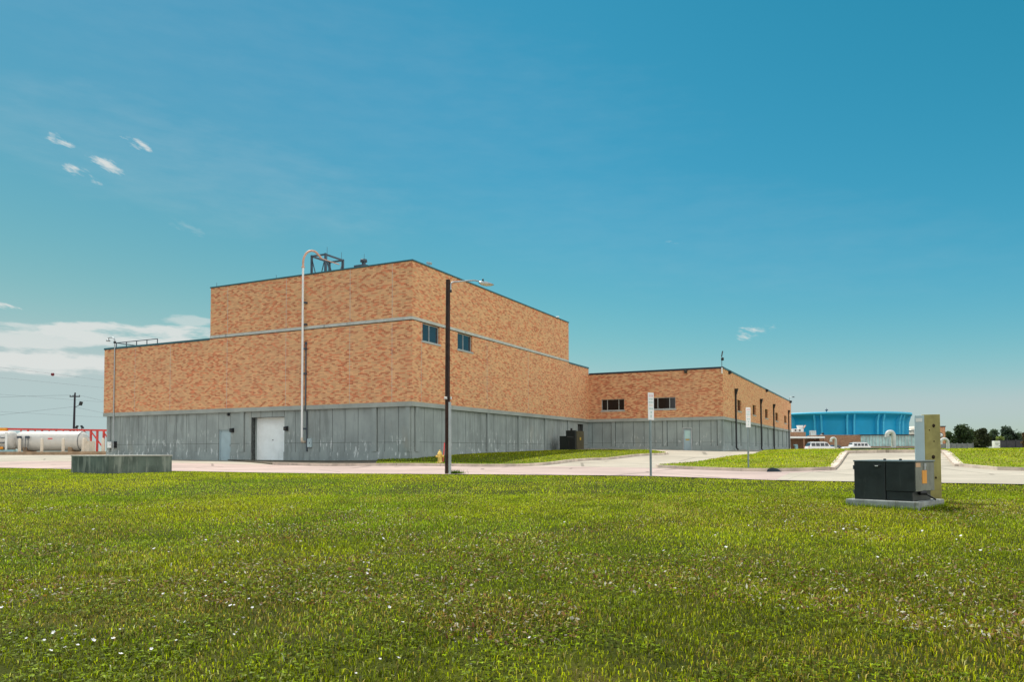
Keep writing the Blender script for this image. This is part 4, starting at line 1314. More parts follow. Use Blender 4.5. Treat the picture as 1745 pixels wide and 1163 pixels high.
# red pipe rack
t = thing('red_pipe_rack', 'long red steel pipe rack with braced legs behind the white tank', 'pipe rack', (-40, 90, 1.2))
pa, pb_ = at(-150, 729.5, 90), at(182, 734.0, 90)
pa.z -= 1.2; pb_.z -= 1.2
off = Vector((40, -90, 0))
pa += off; pb_ += off
pe = pb_ + (pb_ - pa) * .12
f = MB(); f.bar(pa, pe, .14, .22); f.build('top_beam', m_redst, t)
f = MB(); f.bar(pa + Vector((0, 1.6, .02)), pe + Vector((0, 1.6, .02)), .14, .16); f.build('top_beam', m_redst, t)
f = MB(); f.tube([pa + Vector((0, .5, .1)), pe + Vector((0, .5, .1))], .05, 6); f.build('pipe', m_steel, t)
for px in (155, 166, 177, -60, -120, 12):
    q = at(px, 734, 90); q = Vector((q.x + 40, 0, (q.z - 1.2)))
    f = MB(); f.bar((q.x, 0, -.3), (q.x, 0, q.z), .2); f.build('leg', m_redst, t)
for k, px in enumerate(range(35, 150, 12)):
    q = at(px, 732, 90)
    f = MB(); f.bar((q.x + 40, .1, q.z - 1.2 - .75), (q.x + 40, .1, q.z - 1.2), .16 if k % 2 else .1); f.build('hanger', m_redst, t)
for (x0, y0, x1, y1) in ((155, 736, 174, 762), (177, 738, 192, 760)):
    a, b = at(x0, y0, 90), at(x1, y1, 90)
    f = MB(); f.bar((a.x + 40, 0.05, a.z - 1.2), (b.x + 40, .05, b.z - 1.2), .12); f.build('brace', m_redst, t)
f = MB(); q = at(5, 733, 90); f.cbox((q.x + 40, -.2, q.z - 1.2), (1.2, .4, .45)); f.build('lamp_box', m_orange, t)
for k, (px, lab) in enumerate(((130, 'small flood light on the red rack, the one nearer the utility pole'), (137.5, 'small flood light on the red rack, the one nearer the building'))):
    q = at(px, 731, 90)
    t = thing('rack_light', lab, 'flood light', (q.x, 90.2, q.z), 0, 'flood lights on the red pipe rack')
    f = MB(); f.tube([(0, 0, -.1), (0, 0, .12)], .04, 6); f.build('stem', m_black, t)
    f = MB(); f.cbox((.06 * (1 if k else -1), 0, .2), (.38, .3, .16), Matrix.Rotation(.9 * (1 if k else -1), 3, 'Y')); f.build('head', m_black, t)
# utility pole with wires
ub = at(126, 760, 120); ub.z = gz(ub.x, ub.y)
t = thing('utility_pole', 'distant dark utility pole with a crossarm and a side floodlight', 'utility pole', ub)
hu = at(126.8, 669.5, 120).z - ub.z
m_poled = M('dark_pole_wood', (.025, .022, .03), .85)
f = MB(); f.tube([(-.1, 0, -.3), (0, 0, hu - .4), (.05, 0, hu)], [.2, .14, .1], 10); f.build('pole', m_poled, t)
f = MB(); f.box(-.8, .8, -.07, .07, hu - .72, hu - .55); f.build('crossarm', m_poled, t)
for x in (-.75, .75, -.3):
    f = MB(); f.lathe([(0, 0), (.06, 0), (.07, .1), (.03, .16), (0, .18)], 8, (x, 0, hu - .55)); f.build('insulator', m_steel, t)
f = MB(); f.tube([(0, 0, hu - 2.4), (.5, 0, hu - 2.15), (.85, 0, hu - 2.0)], .05, 6); lt_ = f.build('lamp_arm', m_steel, t)
f = MB(); f.cbox((.98, 0, hu - 1.75), (.35, .4, .62), Matrix.Rotation(.3, 3, 'Y')); f.build('lamp_head', m_black, lt_)
wires = [((-300, 618, 130), (0, 644, 122), (250, 669, 118), 'uppermost of the long wires, sloping down to the right'),
         ((-300, 655, 128), (0, 672.5, 124), (250, 692, 120), 'wire crossing the utility pole below its lamp'),
         ((-300, 686, 128), (0, 702, 124), (250, 716, 120), 'lowest wire, crossing just above the red rack'),
         ((-300, 745, 90), (0, 708, 112), (124, 694, 120), 'wire climbing from the left to the middle of the utility pole'),
         ((128, 694.5, 120), (160, 701, 118), (250, 720, 112), 'wire falling from the utility pole towards the building'),
         ((-300, 700, 100), (0, 677.5, 114), (119, 674, 120), 'wire ending at the left tip of the crossarm'),
         ((134, 674, 120), (165, 681, 118), (250, 704, 112), 'wire leaving the right tip of the crossarm'),
         ((-300, 590, 112), (89.7, 637.5, 110), (300, 665, 108), 'faint wire carrying the red marker ball')]
for a, b, c, lab in wires:
    A, B, C_ = at(*a), at(*b), at(*c)
    f = MB(); pts = []
    for k in range(13):
        u = k / 12
        # quadratic through the three points (B at the parameter of its x)
        ub_ = (B.x - A.x) / (C_.x - A.x)
        l0 = (u - ub_) * (u - 1) / (ub_); l1 = u * (u - 1) / (ub_ * (ub_ - 1)); l2 = u * (u - ub_) / (1 - ub_)
        pts.append(A * l0 + B * l1 + C_ * l2)
    f.tube(pts, .016, 5)
    tag(f.build('power_line', m_steel), 'thin power line, ' + lab, 'power line', 'power lines at the left')
mbp = at(89.7, 638.5, 110)
f = MB(); f.lathe([(.24 * math.sin(math.pi * k / 10), -.24 * math.cos(math.pi * k / 10)) for k in range(11)], 16)
tag(f.build('marker_ball', M('marker_ball_red', (.13, .01, .02), .5), loc=mbp), 'dark red marker ball hanging on a faint power line', 'marker ball')

# ------------------------------------------------------------------ far right: drum building, low brick building, cars
DC = at(1421.5, 760, 165); DC.z = .9
drum = thing('blue_drum_building', 'large round bright blue tank building with paired ribs', 'round building', DC)
RW = 13.9; HT = at(1434, 701.6, 165 - 15.2).z - DC.z
f = MB(); f.lathe([(RW, 0), (RW, HT - 1.9), (RW + .12, HT - 1.5), (RW + .5, HT - .95), (RW + 1.1, HT - .55), (RW + 1.1, HT - .5)], 90); f.build('wall', m_blue, drum)
f = MB(); f.lathe([(RW + 1.0, HT - .5), (RW + 1.35, HT - .5), (RW + 1.35, HT), (RW + .9, HT), (0, HT + .05)], 90); f.build('rim', m_bluer, drum)
for k in range(15):
    a0 = R(-90) + R(24) * (k + .55)
    for da in (-R(2.6), R(2.6)):
        a = a0 + da
        q = Matrix.Rotation(a, 3, 'Z')
        f = MB(); w = .16
        poly = [(RW - .1, 0), (RW + .55, 0), (RW + .75, HT - 2.0), (RW + 1.18, HT - .5), (RW - .1, HT - .5)]
        vs = [q @ Vector((x, s * w, z)) for s in (-1, 1) for x, z in poly]
        f.add(vs, [(0, 1, 2, 3, 4), (9, 8, 7, 6, 5)] + [(i, (i + 1) % 5, (i + 1) % 5 + 5, i + 5) for i in range(5)])
        f.build('rib', m_bluer, drum)
vt = at(1408.5, 699, 155)
t = thing('drum_roof_vent', 'small dark vent cap on top of the blue drum building', 'roof vent', (vt.x, vt.y, DC.z + HT))
f = MB(); f.lathe([(.12, -.1), (.12, .45), (.3, .45), (.3, .6), (.08, .75), (0, 1.0)], 10); f.build('cowl', m_steel, t)
f = MB(); f.lathe([(.2, -.05), (.2, .05), (.12, .1)], 10); f.build('collar', m_steel, t)
# low brick building with glass front
Yb = 140
def fx(px, y=Yb): return at(px, 760, y).x
def fz(py, y=Yb, px=1450): return at(px, py, y).z
low = thing('low_brick_building', 'low dark brick building with a pale glass front below the blue drum', 'building', (fx(1450), Yb, .8))
ox, oz = fx(1450), .8
def lb(px0, px1, py0, py1, y0, y1): return (fx(px0) - ox, fx(px1) - ox, y0, y1, fz(py1) - oz, fz(py0) - oz)
f = MB(); f.box(fx(1397) - ox, fx(1467) - ox, 0, 6, -.3, fz(741.8) - oz); f.build('brick_wall', m_dbrick, low)
f = MB(); f.box(fx(1467) - ox, fx(1600) - ox, .3, 6, -.3, fz(742.8) - oz); f.build('glass_wall', m_glassf, low)
f = MB()
k = 1467
while k <= 1600:
    f.box(fx(k) - ox - .03, fx(k) - ox + .03, .22, .3, -.3, fz(743) - oz); k += 5.5
f.build('mullions', m_alu, low)
f = MB(); f.box(fx(1466) - ox, fx(1602) - ox, -.3, 6.3, fz(742.8) - oz + .01, fz(741.2) - oz); f.build('roof_edge', m_black, low)
f = MB(); f.box(fx(1467) - ox, fx(1600) - ox, -.2, .2, -.3, fz(761.5) - oz); f.build('plinth', m_dbrick, low)
f = MB(); f.box(fx(1320) - ox, fx(1377) - ox, 1, 6, fz(745) - oz, fz(736.5) - oz); f.build('raised_block', m_dbrick, low)
f = MB(); f.box(fx(1320) - ox, fx(1396) - ox, 2, 6, -.3, fz(747.5) - oz); f.build('rear_wall', m_dbrick, low)
f = MB(); f.box(fx(1320) - ox, fx(1396.5) - ox, -2.5, 2, fz(747.6) - oz, fz(744.6) - oz); f.build('canopy', m_whitep, low)
for px in (1396.3, 1362):
    f = MB(); f.box(fx(px) - ox - .12, fx(px) - ox + .12, -2.3, -2.0, -.3, fz(747.7) - oz); f.build('column', m_dbrick, low)
# roof equipment
q = at(1363, 735, 143)
t = thing('roof_air_unit', 'white rooftop air handler with a wide cowl and a pink flap', 'roof unit', (q.x, 143, fz(736.3)))
s_ = 9.0
f = MB(); f.box(-1.5, .5, -.6, .6, 0, .65); f.build('housing', m_whitep, t, .03)
f = MB(); f.add([(-.35, -.35, .6), (.35, -.35, .6), (.35, .35, .6), (-.35, .35, .6), (-.5, -.5, 1.3), (.5, -.5, 1.3), (.5, .5, 1.3), (-.5, .5, 1.3)], [(0, 1, 5, 4), (1, 2, 6, 5), (2, 3, 7, 6), (3, 0, 4, 7), (4, 5, 6, 7)]); f.build('cowl', m_whitep, t)
f = MB(); f.cbox((.85, 0, 1.0), (.12, .5, .7), Matrix.Rotation(.6, 3, 'Y')); f.build('flap', m_rust, t)
f = MB(); f.box(-1.2, -.9, -.62, -.58, .2, .5); f.box(-.4, -.1, -.62, -.58, .2, .5); f.build('louver', m_black, t)
q = at(1385, 742, 141)
t = thing('roof_condenser', 'square pale condenser unit on the brick roof left of the first ribs', 'roof unit', (q.x, 141, fz(742.2)))
f = MB(); f.box(-.5, .5, -.4, .4, 0, .9); f.build('cabinet', m_alu, t, .02)
f = MB()
for k in range(5): f.box(-.45, .45, -.42, -.4, .12 + k * .16, .19 + k * .16)
f.build('grille', m_galv, t)
q = at(1402, 741, 141)
t = thing('roof_turbine', 'small dark turbine vent on the edge of the brick roof', 'roof vent', (q.x, 141, fz(742)))
f = MB(); f.lathe([(.1, 0), (.12, .15), (.26, .22), (.26, .4), (.1, .48), (0, .5)], 10); f.build('turbine', m_black, t)
f = MB(); f.box(-.35, -.05, -.1, .1, 0, .2); f.build('duct', m_whitep, t)

# tower with round disc, beige tank
tw = at(1598, 760, 150)
t = thing('brick_tower', 'small brick tower with a round white disc behind the timber post', 'tower', (tw.x, 150, .8))
hx = (at(1609, 750, 150).x - at(1592, 750, 150).x) / 2
f = MB(); f.box(-hx, hx, -hx, hx, -.3, at(1600, 728.5, 150).z - .8); f.build('shaft', m_brick2, t)
f = MB(); f.box(-hx - .1, hx + .1, -hx - .1, hx + .1, at(1600, 728.5, 150).z - .8, at(1600, 726.8, 150).z - .8); f.build('cap', m_coped, t)
dz = at(1600, 742.5, 150).z - .8
f = MB(); f.lathe([(0, 0), (.52, 0), (.52, .06), (0, .06)], 20); f.v = [(v[0] + .05, -hx - .03 - v[2], v[1] + dz) for v in f.v]; f.build('dark_ring', m_black, t)
f = MB(); f.lathe([(0, .062), (.40, .062), (.40, .1), (0, .1)], 20); f.v = [(v[0] + .05, -hx - .03 - v[2], v[1] + dz) for v in f.v]; f.build('disc', m_label, t)
q = at(1560, 741, 175)
t = thing('beige_tank', 'beige round-topped tank showing between the blue drum and the post', 'tank', (q.x, 175, .8))
f = MB(); hq = at(1555, 727, 175).z - .8
f.lathe([(2.2, -.3), (2.2, hq - .8), (1.9, hq - .3), (1.2, hq - .05), (0, hq)], 28); f.build('shell', m_cream, t)
f = MB(); f.lathe([(2.22, hq - 1.0), (2.27, hq - 1.0), (2.27, hq - .85), (2.22, hq - .85)], 28); f.build('band', m_alu, t)

# parking area and low wall on the mound
q0, q1 = at(1452, 767.5, 60), at(1562, 768, 60)
f = MB(); zt_ = at(1500, 764.0, 60).z; f.box(q0.x, q1.x + 1.6, 60, 60.35, gz(q0.x, 60) - .3, zt_)
lwall = tag(f.build('mound_wall', m_coped), 'low dark wall with a pale top on the crest of the grass mound', 'low wall')
f = MB(); f.box(q0.x - .05, q1.x + 1.65, 59.95, 60.4, zt_, zt_ + .05); f.build('cap', m_vtop, lwall)

m_vent = M('weathered_vent_paint', (.52, .54, .54), .5, dirt=((.36, .35, .32), 2.0, .55))
def gooseneck(px, py_top, py_base, Y, rp, reach, label):
    b = at(px, py_base, Y); b.z = gz(b.x, b.y) + .1
    h = at(px, py_top, Y).z - b.z
    t = thing('gooseneck_vent', label, 'vent pipe', b, 0, 'white gooseneck vents on the grass mound')
    ra = reach / 2
    pts = [(0, 0, -.2), (0, 0, h - ra - rp)]
    for k in range(1, 13):
        a = math.pi * k / 12
        pts.append((-ra + ra * math.cos(a), 0, h - ra - rp + ra * math.sin(a)))
    pts.append((-reach, 0, h - ra - rp - ra * .5))
    f = MB(); f.tube(pts, rp, 14); f.build('pipe', m_vent, t)
    f = MB(); f.lathe([(0, -.04), (rp * 1.35, -.04), (rp * 1.35, .03), (0, .03)], 14, (-reach, 0, pts[-1][2])); f.build('mouth', m_galv, t)
    f = MB(); f.lathe([(0, -.2), (rp * 1.5, -.2), (rp * 1.5, .06), (rp, .06)], 14); f.build('flange', m_galv, t)
gooseneck(1424.5, 745, 766, 66, .10, .42, 'white gooseneck vent in front of the parked white cars')
gooseneck(1523, 733, 766, 61, .175, .52, 'largest white gooseneck vent, in front of the glass wall')
gooseneck(1615.5, 746, 766, 66, .13, .62, 'white gooseneck vent right of the timber post')

def make_car(label, cat, loc, rotz, paint, L=4.8, H=1.75, suv=True, group='cars parked behind the mound'):
    t = thing('parked_car', label, cat, loc, rotz, group)
    hw = .92
    lo = [(-L / 2, .35), (-L / 2 - .02, .8), (-L / 2 + .05, 1.02), (L / 2 - 1.25, 1.04), (L / 2 - .25, .92), (L / 2, .75), (L / 2, .35)]
    f = MB(); f.prism(lo, -hw, hw); f.build('body', paint, t, .06)
    if suv: up = [(-L / 2 + .1, 1.0), (-L / 2 + .45, H - .06), (-L / 2 + .9, H), (.25, H), (.7, H - .08), (L / 2 - 1.2, 1.02)]
    else: up = [(-L / 2 + .7, 1.0), (-L / 2 + 1.4, H - .04), (-.1, H), (.4, H - .08), (L / 2 - 1.3, 1.0)]
    f = MB()
    vs = []
    for s in (-1, 1):
        for x, z in up:
            w = hw - .05 - .22 * (z - 1.0) / (H - 1.0)
            vs.append((x, s * w, z))
    m = len(up)
    f.add(vs, [tuple(range(m)), tuple(range(2 * m - 1, m - 1, -1))] + [(i, (i + 1) % m, (i + 1) % m + m, i + m) for i in range(m)])
    f.build('cabin', paint, t, .05)
    xa, xb = (up[0][0] + .3, up[-1][0] - .25)
    n = 4 if suv else 2
    cut = [xa + (xb - xa) * k / n for k in range(n + 1)]
    for s in (-1, 1):
        for k in range(n):
            a, b = cut[k] + .05, cut[k + 1] - .05
            z0, z1 = 1.07, H - .17
            sl_ = .35
            def clampx(x, z):
                fx0 = up[0][0] + (up[1][0] - up[0][0]) * (z - 1.0) / (H - 1.0) + .08
                fx1 = up[-1][0] + (up[-2][0] - up[-1][0]) * (z - 1.0) / (H - 1.0) - .1
                return min(max(x, fx0), fx1)
            pts = []
            for x, z in ((a, z0), (b, z0), (b, z1), (a, z1)):
                w = hw - .05 - .22 * (z - 1.0) / (H - 1.0) + .012
                pts.append((clampx(x, z), s * w, z))
            f = MB(); f.quad(*pts); f.build('side_window', m_carg, t)
    f = MB(); a, b = up[-1], up[-2]
    w0, w1 = hw - .12, hw - .3
    f.quad((a[0] - .06 + .03, -w0, a[1] + .06), (a[0] - .06 + .03, w0, a[1] + .06), (b[0] + .03, w1, b[1] - .02), (b[0] + .03, -w1, b[1] - .02)); f.build('windscreen', m_carg, t)
    a, b = up[0], up[1]
    f = MB(); f.quad((a[0] - .03 + .03, -w0, a[1] + .1), (a[0], w0, a[1] + .1), (b[0] - .05, w1, b[1] - .05), (b[0] - .05, -w1, b[1] - .05)); f.build('rear_window', m_carg, t)
    for x in (-L / 2 + .85, L / 2 - .9):
        for s in (-1, 1):
            f = MB(); f.lathe([(.2, -.1), (.34, -.1), (.36, -.05), (.36, .05), (.34, .1), (.2, .1)], 18); f.v = [(v[0] + x, v[2] + s * .83, v[1] + .36) for v in f.v]
            wh = f.build('wheel', m_tyre, t)
            f = MB(); f.lathe([(0, .06), (.2, .09), (.22, .1), (.22, -.1), (.2, -.09), (0, -.06)], 14); f.v = [(v[0] + x, v[2] + s * .83, v[1] + .36) for v in f.v]; f.build('rim', m_alu, wh)
    for s in (-1, 1):
        f = MB(); f.box(L / 2 - .2, L / 2 + .015, s * .8 - .12, s * .8 + .12, .68, .82); f.build('headlight', m_lens, t, .02)
        f = MB(); f.box(-L / 2 - .03, -L / 2 + .06, s * .82 - .08, s * .82 + .08, .8, 1.0); f.build('tail_light', m_pink, t, .02)
    if suv:
        for s in (-1, 1):
            f = MB(); f.tube([(-L / 2 + .8, s * .62, H + .03), (.2, s * .62, H + .03)], .025, 6); f.build('roof_rail', m_alu, t)
    return t
def carpos(px, Y): 
    p = at(px, 765, Y); return (p.x, Y, gz(p.x, Y) + .02)
make_car('white SUV parked left of the first gooseneck vent', 'car', carpos(1399.5, 122), 0.05, m_carw)
make_car('dark hatchback parked between the two white SUVs', 'car', carpos(1424, 128), .1, m_card, 4.2, 1.5, False)
make_car('white SUV with dark rear window in front of the glass wall', 'car', carpos(1458, 119), math.pi - .05, m_carw, 4.0, 1.62)

q = at(1357, 766, 112)
t = thing('utility_pedestal', 'pale teal utility pedestal beside the far end of the wing', 'utility pedestal', (q.x, 112, gz(q.x, 112)))
f = MB(); f.box(-.2, .2, -.2, .2, -.1, .75); f.build('body', m_teal, t, .03)
f = MB(); f.cbox((-.12, 0, .85), (.5, .45, .2)); f.build('cap', m_teal, t, .04)

# fences, cabinet
def fence(label, px0, px1, py_top, Y, mat, npost, name='fence'):
    a, b = at(px0, 764, Y), at(px1, 764, Y)
    zb = gz((a.x + b.x) / 2, Y)
    t = thing(name, label, 'fence', (a.x, Y, zb))
    h = at(px0, py_top, Y).z - zb
    Lf = b.x - a.x
    f = MB()
    k = 0
    while k < Lf:
        f.box(k, min(k + .28, Lf), 0, .03, -.2, h); k += .30
    f.build('panel', mat, t)
    for i in range(npost + 1):
        x = Lf * i / npost
        f = MB(); f.box(x - .05, x + .05, -.08, -.002, -.2, h + .12); f.build('post', mat, t)
    f = MB(); f.box(0, Lf, -.05, -.003, h - .12, h - .04); f.build('rail', mat, t)
fence('grey board fence in front of the dark trees', 1604, 1658, 756.5, 120, m_fence, 6)
fence('dark mesh screen fence right of the white cabinet', 1702, 1760, 750.8, 110, m_fenced, 4, 'mesh_fence')
q = at(1697.5, 764, 72)
t = thing('white_cabinet', 'white electrical cabinet on the crest of the grass mound', 'cabinet', (q.x, 72, gz(q.x, 72)))
hw_ = (at(1702.3, 760, 72).x - at(1692.8, 760, 72).x) / 2; hc = at(1697, 752, 72).z - gz(q.x, 72)
f = MB(); f.box(-hw_, hw_, -.2, .2, -.1, hc); f.build('body', m_sign, t, .015)
f = MB(); f.box(-hw_ * .8, hw_ * .8, -.215, -.2, hc * .70, hc * .76); f.box(-hw_ * .6, hw_ * .3, -.215, -.2, hc * .58, hc * .63); f.build('louver', m_galv, t)
f = MB(); f.box(hw_ * .6, hw_ * .75, -.23, -.2, hc * .4, hc * .5); f.build('handle', m_black, t)

# ------------------------------------------------------------------ trees
def soup(name, V, Fq, Ft, cols, mat, parent=None):
    """fast mesh from numpy arrays: quads Fq, tris Ft, per-vertex colour"""
    me = bpy.data.meshes.new(name)
    nq, ntri = len(Fq), len(Ft)
    me.vertices.add(len(V)); me.vertices.foreach_set('co', np.asarray(V, 'f').ravel())
    loops = np.r_[np.asarray(Fq, 'i').ravel(), np.asarray(Ft, 'i').ravel()]
    me.loops.add(len(loops)); me.loops.foreach_set('vertex_index', loops.astype('i'))
    me.polygons.add(nq + ntri)
    st = np.r_[np.arange(nq) * 4, nq * 4 + np.arange(ntri) * 3]
    me.polygons.foreach_set('loop_start', st.astype('i'))
    me.update(calc_edges=True)
    ca = me.color_attributes.new('tint', 'FLOAT_COLOR', 'POINT')
    ca.data.foreach_set('color', np.c_[cols, np.ones(len(cols))].astype('f').ravel())
    me.materials.append(mat)
    o = bpy.data.objects.new(name, me)
    COL.objects.link(o)
    if parent is not None: o.parent = parent
    return o

def leaves(centres, radii, n, size, base, rs):
    """leaf quads spread through lumpy ellipsoid clumps"""
    k = rs.integers(0, len(centres), n)
    d = rs.normal(size=(n, 3)); d /= np.linalg.norm(d, axis=1)[:, None]
    r = rs.uniform(.4, 1.0, n) ** .6 * (1 + .35 * (rs.random(n) < .18))
    P = centres[k] + d * radii[k] * r[:, None]
    u = rs.normal(size=(n, 3)); u /= np.linalg.norm(u, axis=1)[:, None]
    w = np.cross(u, rs.normal(size=(n, 3))); w /= np.linalg.norm(w, axis=1)[:, None]
    s = size * rs.uniform(.6, 1.3, n)[:, None]
    V = np.stack([P - u * s * .5, P + w * s * .32, P + u * s * .5, P - w * s * .32], 1).reshape(-1, 3)
    ct = rs.uniform(.65, 1.35, len(centres))
    c = np.array(base)[None] * ct[k][:, None] * rs.uniform(.7, 1.3, n)[:, None]
    return V, np.arange(n * 4).reshape(-1, 4), np.repeat(c, 4, 0)

def tree(px, py_top, wpx, Y, label, base, seed, n=2600, shape=1.0, trunk=True, name='tree'):
    rs = np.random.default_rng(seed)
    q = at(px, 765, Y); zb = gz(q.x, Y)
    h = at(px, py_top, Y).z - zb
    wd = wpx * Y / FOC / 2
    t = thing(name, label, 'tree' if trunk else 'shrub', (q.x, Y, zb))
    cs, rr = [], []
    nc = 16
    for i in range(nc):
        z = h * (.18 + .74 * (i + .5) / nc)
        env = math.sin(math.pi * min(1, max(.08, (z / h - .02) * .98)) ** (.75 * shape)) 
        a = rs.uniform(0, 2 * math.pi); rad = wd * .72 * env * rs.uniform(.2, 1.0)
        cs.append((rad * math.cos(a), rad * math.sin(a), z)); sz = wd * rs.uniform(.28, .5); rr.append((sz, sz, sz * .8))
    cs.append((0, 0, h * .55)); rr.append((wd * .5, wd * .5, h * .3))
    V, F, c = leaves(np.array(cs), np.array(rr), n, h * .085, base, rs)
    soup('crown', V, F, np.zeros((0, 3), int), c, m_leaf, t)
    f = MB(); f.tube([(0, 0, -.3), (.05, 0, h * .3), (0, .05, h * .6)], [h * .035, h * .025, h * .012], 8)
    for k in range(4):
        a = k * 1.6 + .4; f.tube([(0, 0, h * (.25 + .07 * k)), (wd * .5 * math.cos(a), wd * .5 * math.sin(a), h * (.45 + .08 * k))], [h * .018, h * .006], 6)
    f.build('trunk', m_bark, t)
    return t
DK, MD, LT = (.055, .085, .035), (.085, .125, .055), (.20, .25, .07)
tree(1641, 726.5, 44, 170, 'broad dark tree above the grey board fence', DK, 1, 3600)
tree(1616, 735, 20, 185, 'pale green tree between the brick tower and the broad dark tree', MD, 2)
tree(1674, 730, 34, 150, 'dark bushy tree leaning into view right of the grey fence', (.05, .06, .028), 3, 3400)
tree(1695, 733, 26, 190, 'grey-green tree behind the white cabinet', (.07, .10, .065), 4)
tree(1717, 728.5, 38, 200, 'tall round tree above the dark mesh fence', (.05, .075, .05), 5, 3400)
tree(1735, 739, 30, 230, 'low distant tree at the right above the mesh fence', (.075, .11, .07), 6)
tree(1748, 735, 14, 100, 'dark reddish tree at the right edge of the view', (.09, .06, .03), 7, 1800)
tree(1705, 744, 22, 130, 'yellow-green shrub just behind the white cabinet', LT, 8, 1500, .7)
tree(1655, 733, 26, 215, 'distant grey-green tree filling the gap between two dark trees', (.065, .09, .06), 9)
tree(1790, 730, 46, 190, 'large tree outside the dark mesh fence', MD, 10)
tree(1725, 741, 60, 300, 'far hazy tree line crown behind the mesh fence', (.08, .11, .085), 12)

# ------------------------------------------------------------------ grass, clover and flowers
def lawn_ok(x, y):
    ok = y < near_edge(x) + .24 * value_noise(x, y, .45, 21)
    # keep clear of the pad, vault and post
    ca, sa = math.cos(-BT), math.sin(-BT)
    dx, dy = x - pad.location.x, y - pad.location.y
    lx, ly = dx * ca - dy * sa, dx * sa + dy * ca
    ok &= ~((lx > -1.57) & (lx < .16) & (ly > -.14) & (ly < 1.44))
    return ok
ex = np.array([p[0] for p in e_pts]); ey = np.array([p[1] for p in e_pts])
def near_edge(x): return np.interp(x, ex, ey)

def value_noise(x, y, s, seed):
    r = np.random.default_rng(seed)
    g = r.random((256, 256))
    u, v = x / s + 1000.0, y / s + 1000.0
    i, j = np.floor(u).astype(int), np.floor(v).astype(int)
    a, b = u - i, v - j
    a = a * a * (3 - 2 * a); b = b * b * (3 - 2 * b)
    G = lambda p, q: g[p % 256, q % 256]
    return (G(i, j) * (1 - a) + G(i + 1, j) * a) * (1 - b) + (G(i, j + 1) * (1 - a) + G(i + 1, j + 1) * a) * b

PAL = {'green': (.185, .25, .003), 'lime': (.345, .35, .004), 'dark': (.06, .115, .003), 'dry': (.36, .25, .06), 'pale': (.46, .42, .16)}
def blades(n, y0, y1, margin, hgt, wid, zfun, okfun, xr=None, bright=1.0, dryk=1.0, soft=0.0, sig=.5):
    y = y0 + (y1 - y0) * rng.random(n)
    if soft:
        pr = np.ones(n)
        if y0 > 5: pr *= np.clip((y - y0) / soft, 0, 1)
        if y1 < 20: pr *= np.clip((y1 - y) / soft, 0, 1)
        y = y[rng.random(n) < pr]
    if xr is None:
        half = y * .70 + margin
        # equal-area: thin by width
        keep = rng.random(len(y)) < half / (y1 * .70 + margin)
        y, half = y[keep], half[keep]
        x = (rng.random(len(y)) * 2 - 1) * half
    else:
        x = xr[0] + (xr[1] - xr[0]) * rng.random(n)
    k = okfun(x, y); x, y = x[k], y[k]
    n1 = value_noise(x, y, 1.1, 1); n2 = value_noise(x, y, .33, 2); n3 = value_noise(x, y, 3.2, 3)
    k = rng.random(len(x)) < .35 + .9 * n2
    x, y, n1, n2, n3 = x[k], y[k], n1[k], n2[k], n3[k]
    n = len(x)
    z = zfun(x, y)
    h = hgt * (.55 + .9 * rng.random(n)) * (.7 + .6 * n1)
    w = wid * (.6 + .8 * rng.random(n))
    az = rng.random(n) * 2 * math.pi
    lean = .35 + .85 * rng.random(n)
    dx, dy = np.cos(az), np.sin(az)
    px_, py_ = -dy, dx
    b0 = np.stack([x - px_ * w, y - py_ * w, z - .01], 1); b1 = np.stack([x + px_ * w, y + py_ * w, z - .01], 1)
    mx, my, mz = x + dx * h * lean * .35, y + dy * h * lean * .35, z + h * .62
    m0 = np.stack([mx - px_ * w * .7, my - py_ * w * .7, mz], 1); m1 = np.stack([mx + px_ * w * .7, my + py_ * w * .7, mz], 1)
    tp = np.stack([x + dx * h * lean, y + dy * h * lean, z + h * (1.08 - .45 * lean)], 1)
    V = np.stack([b0, b1, m1, m0, tp], 1).reshape(-1, 3)
    i = np.arange(n) * 5
    Fq = np.stack([i, i + 1, i + 2, i + 3], 1); Ft = np.stack([i + 3, i + 2, i + 4], 1)
    g, l, d, dr, pl = (np.array(PAL[q]) for q in ('green', 'lime', 'dark', 'dry', 'pale'))
    mixv = np.clip(n3 * 1.3 - .15, 0, 1)[:, None]
    c = g * (1 - mixv) + l * mixv
    c = c * (1 - .55 * n2[:, None]) + d * .55 * n2[:, None]
    pdry = dryk * (.05 + .38 * np.clip(value_noise(x, y, 1.7, 5) * 1.6 - .75, 0, 1))
    isd = rng.random(n) < pdry
    c[isd] = dr * (.5 + .9 * rng.random((isd.sum(), 1)))
    isp = rng.random(n) < .035 * dryk
    c[isp] = pl  # pale blades stand in for glints, highlight put into the colour
    c *= np.exp(rng.normal(-.16, sig, (n, 1))) * bright * (.72 + .56 * value_noise(x, y, .8, 14)[:, None])
    c = np.clip(c, 0, .7)
    return V, Fq, Ft, np.repeat(c, 5, 0)

def merge(parts):
    V, Fq, Ft, C = [], [], [], []
    o = 0
    for v, q, t_, c in parts:
        V.append(v); Fq.append(q + o); Ft.append(t_ + o); C.append(c); o += len(v)
    return np.concatenate(V), np.concatenate(Fq), np.concatenate(Ft), np.concatenate(C)

gnd = lambda x, y: gz_np(x, y) - .02
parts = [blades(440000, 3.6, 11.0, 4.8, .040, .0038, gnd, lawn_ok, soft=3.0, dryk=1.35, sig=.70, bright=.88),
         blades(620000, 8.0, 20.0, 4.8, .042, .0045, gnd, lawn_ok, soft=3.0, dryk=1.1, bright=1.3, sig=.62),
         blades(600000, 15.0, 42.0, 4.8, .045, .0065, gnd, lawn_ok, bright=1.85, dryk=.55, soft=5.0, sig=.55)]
g = soup('lawn_grass', *merge(parts), m_blade)
tag(g, 'mown green lawn with dry patches', 'grass', kind='stuff')

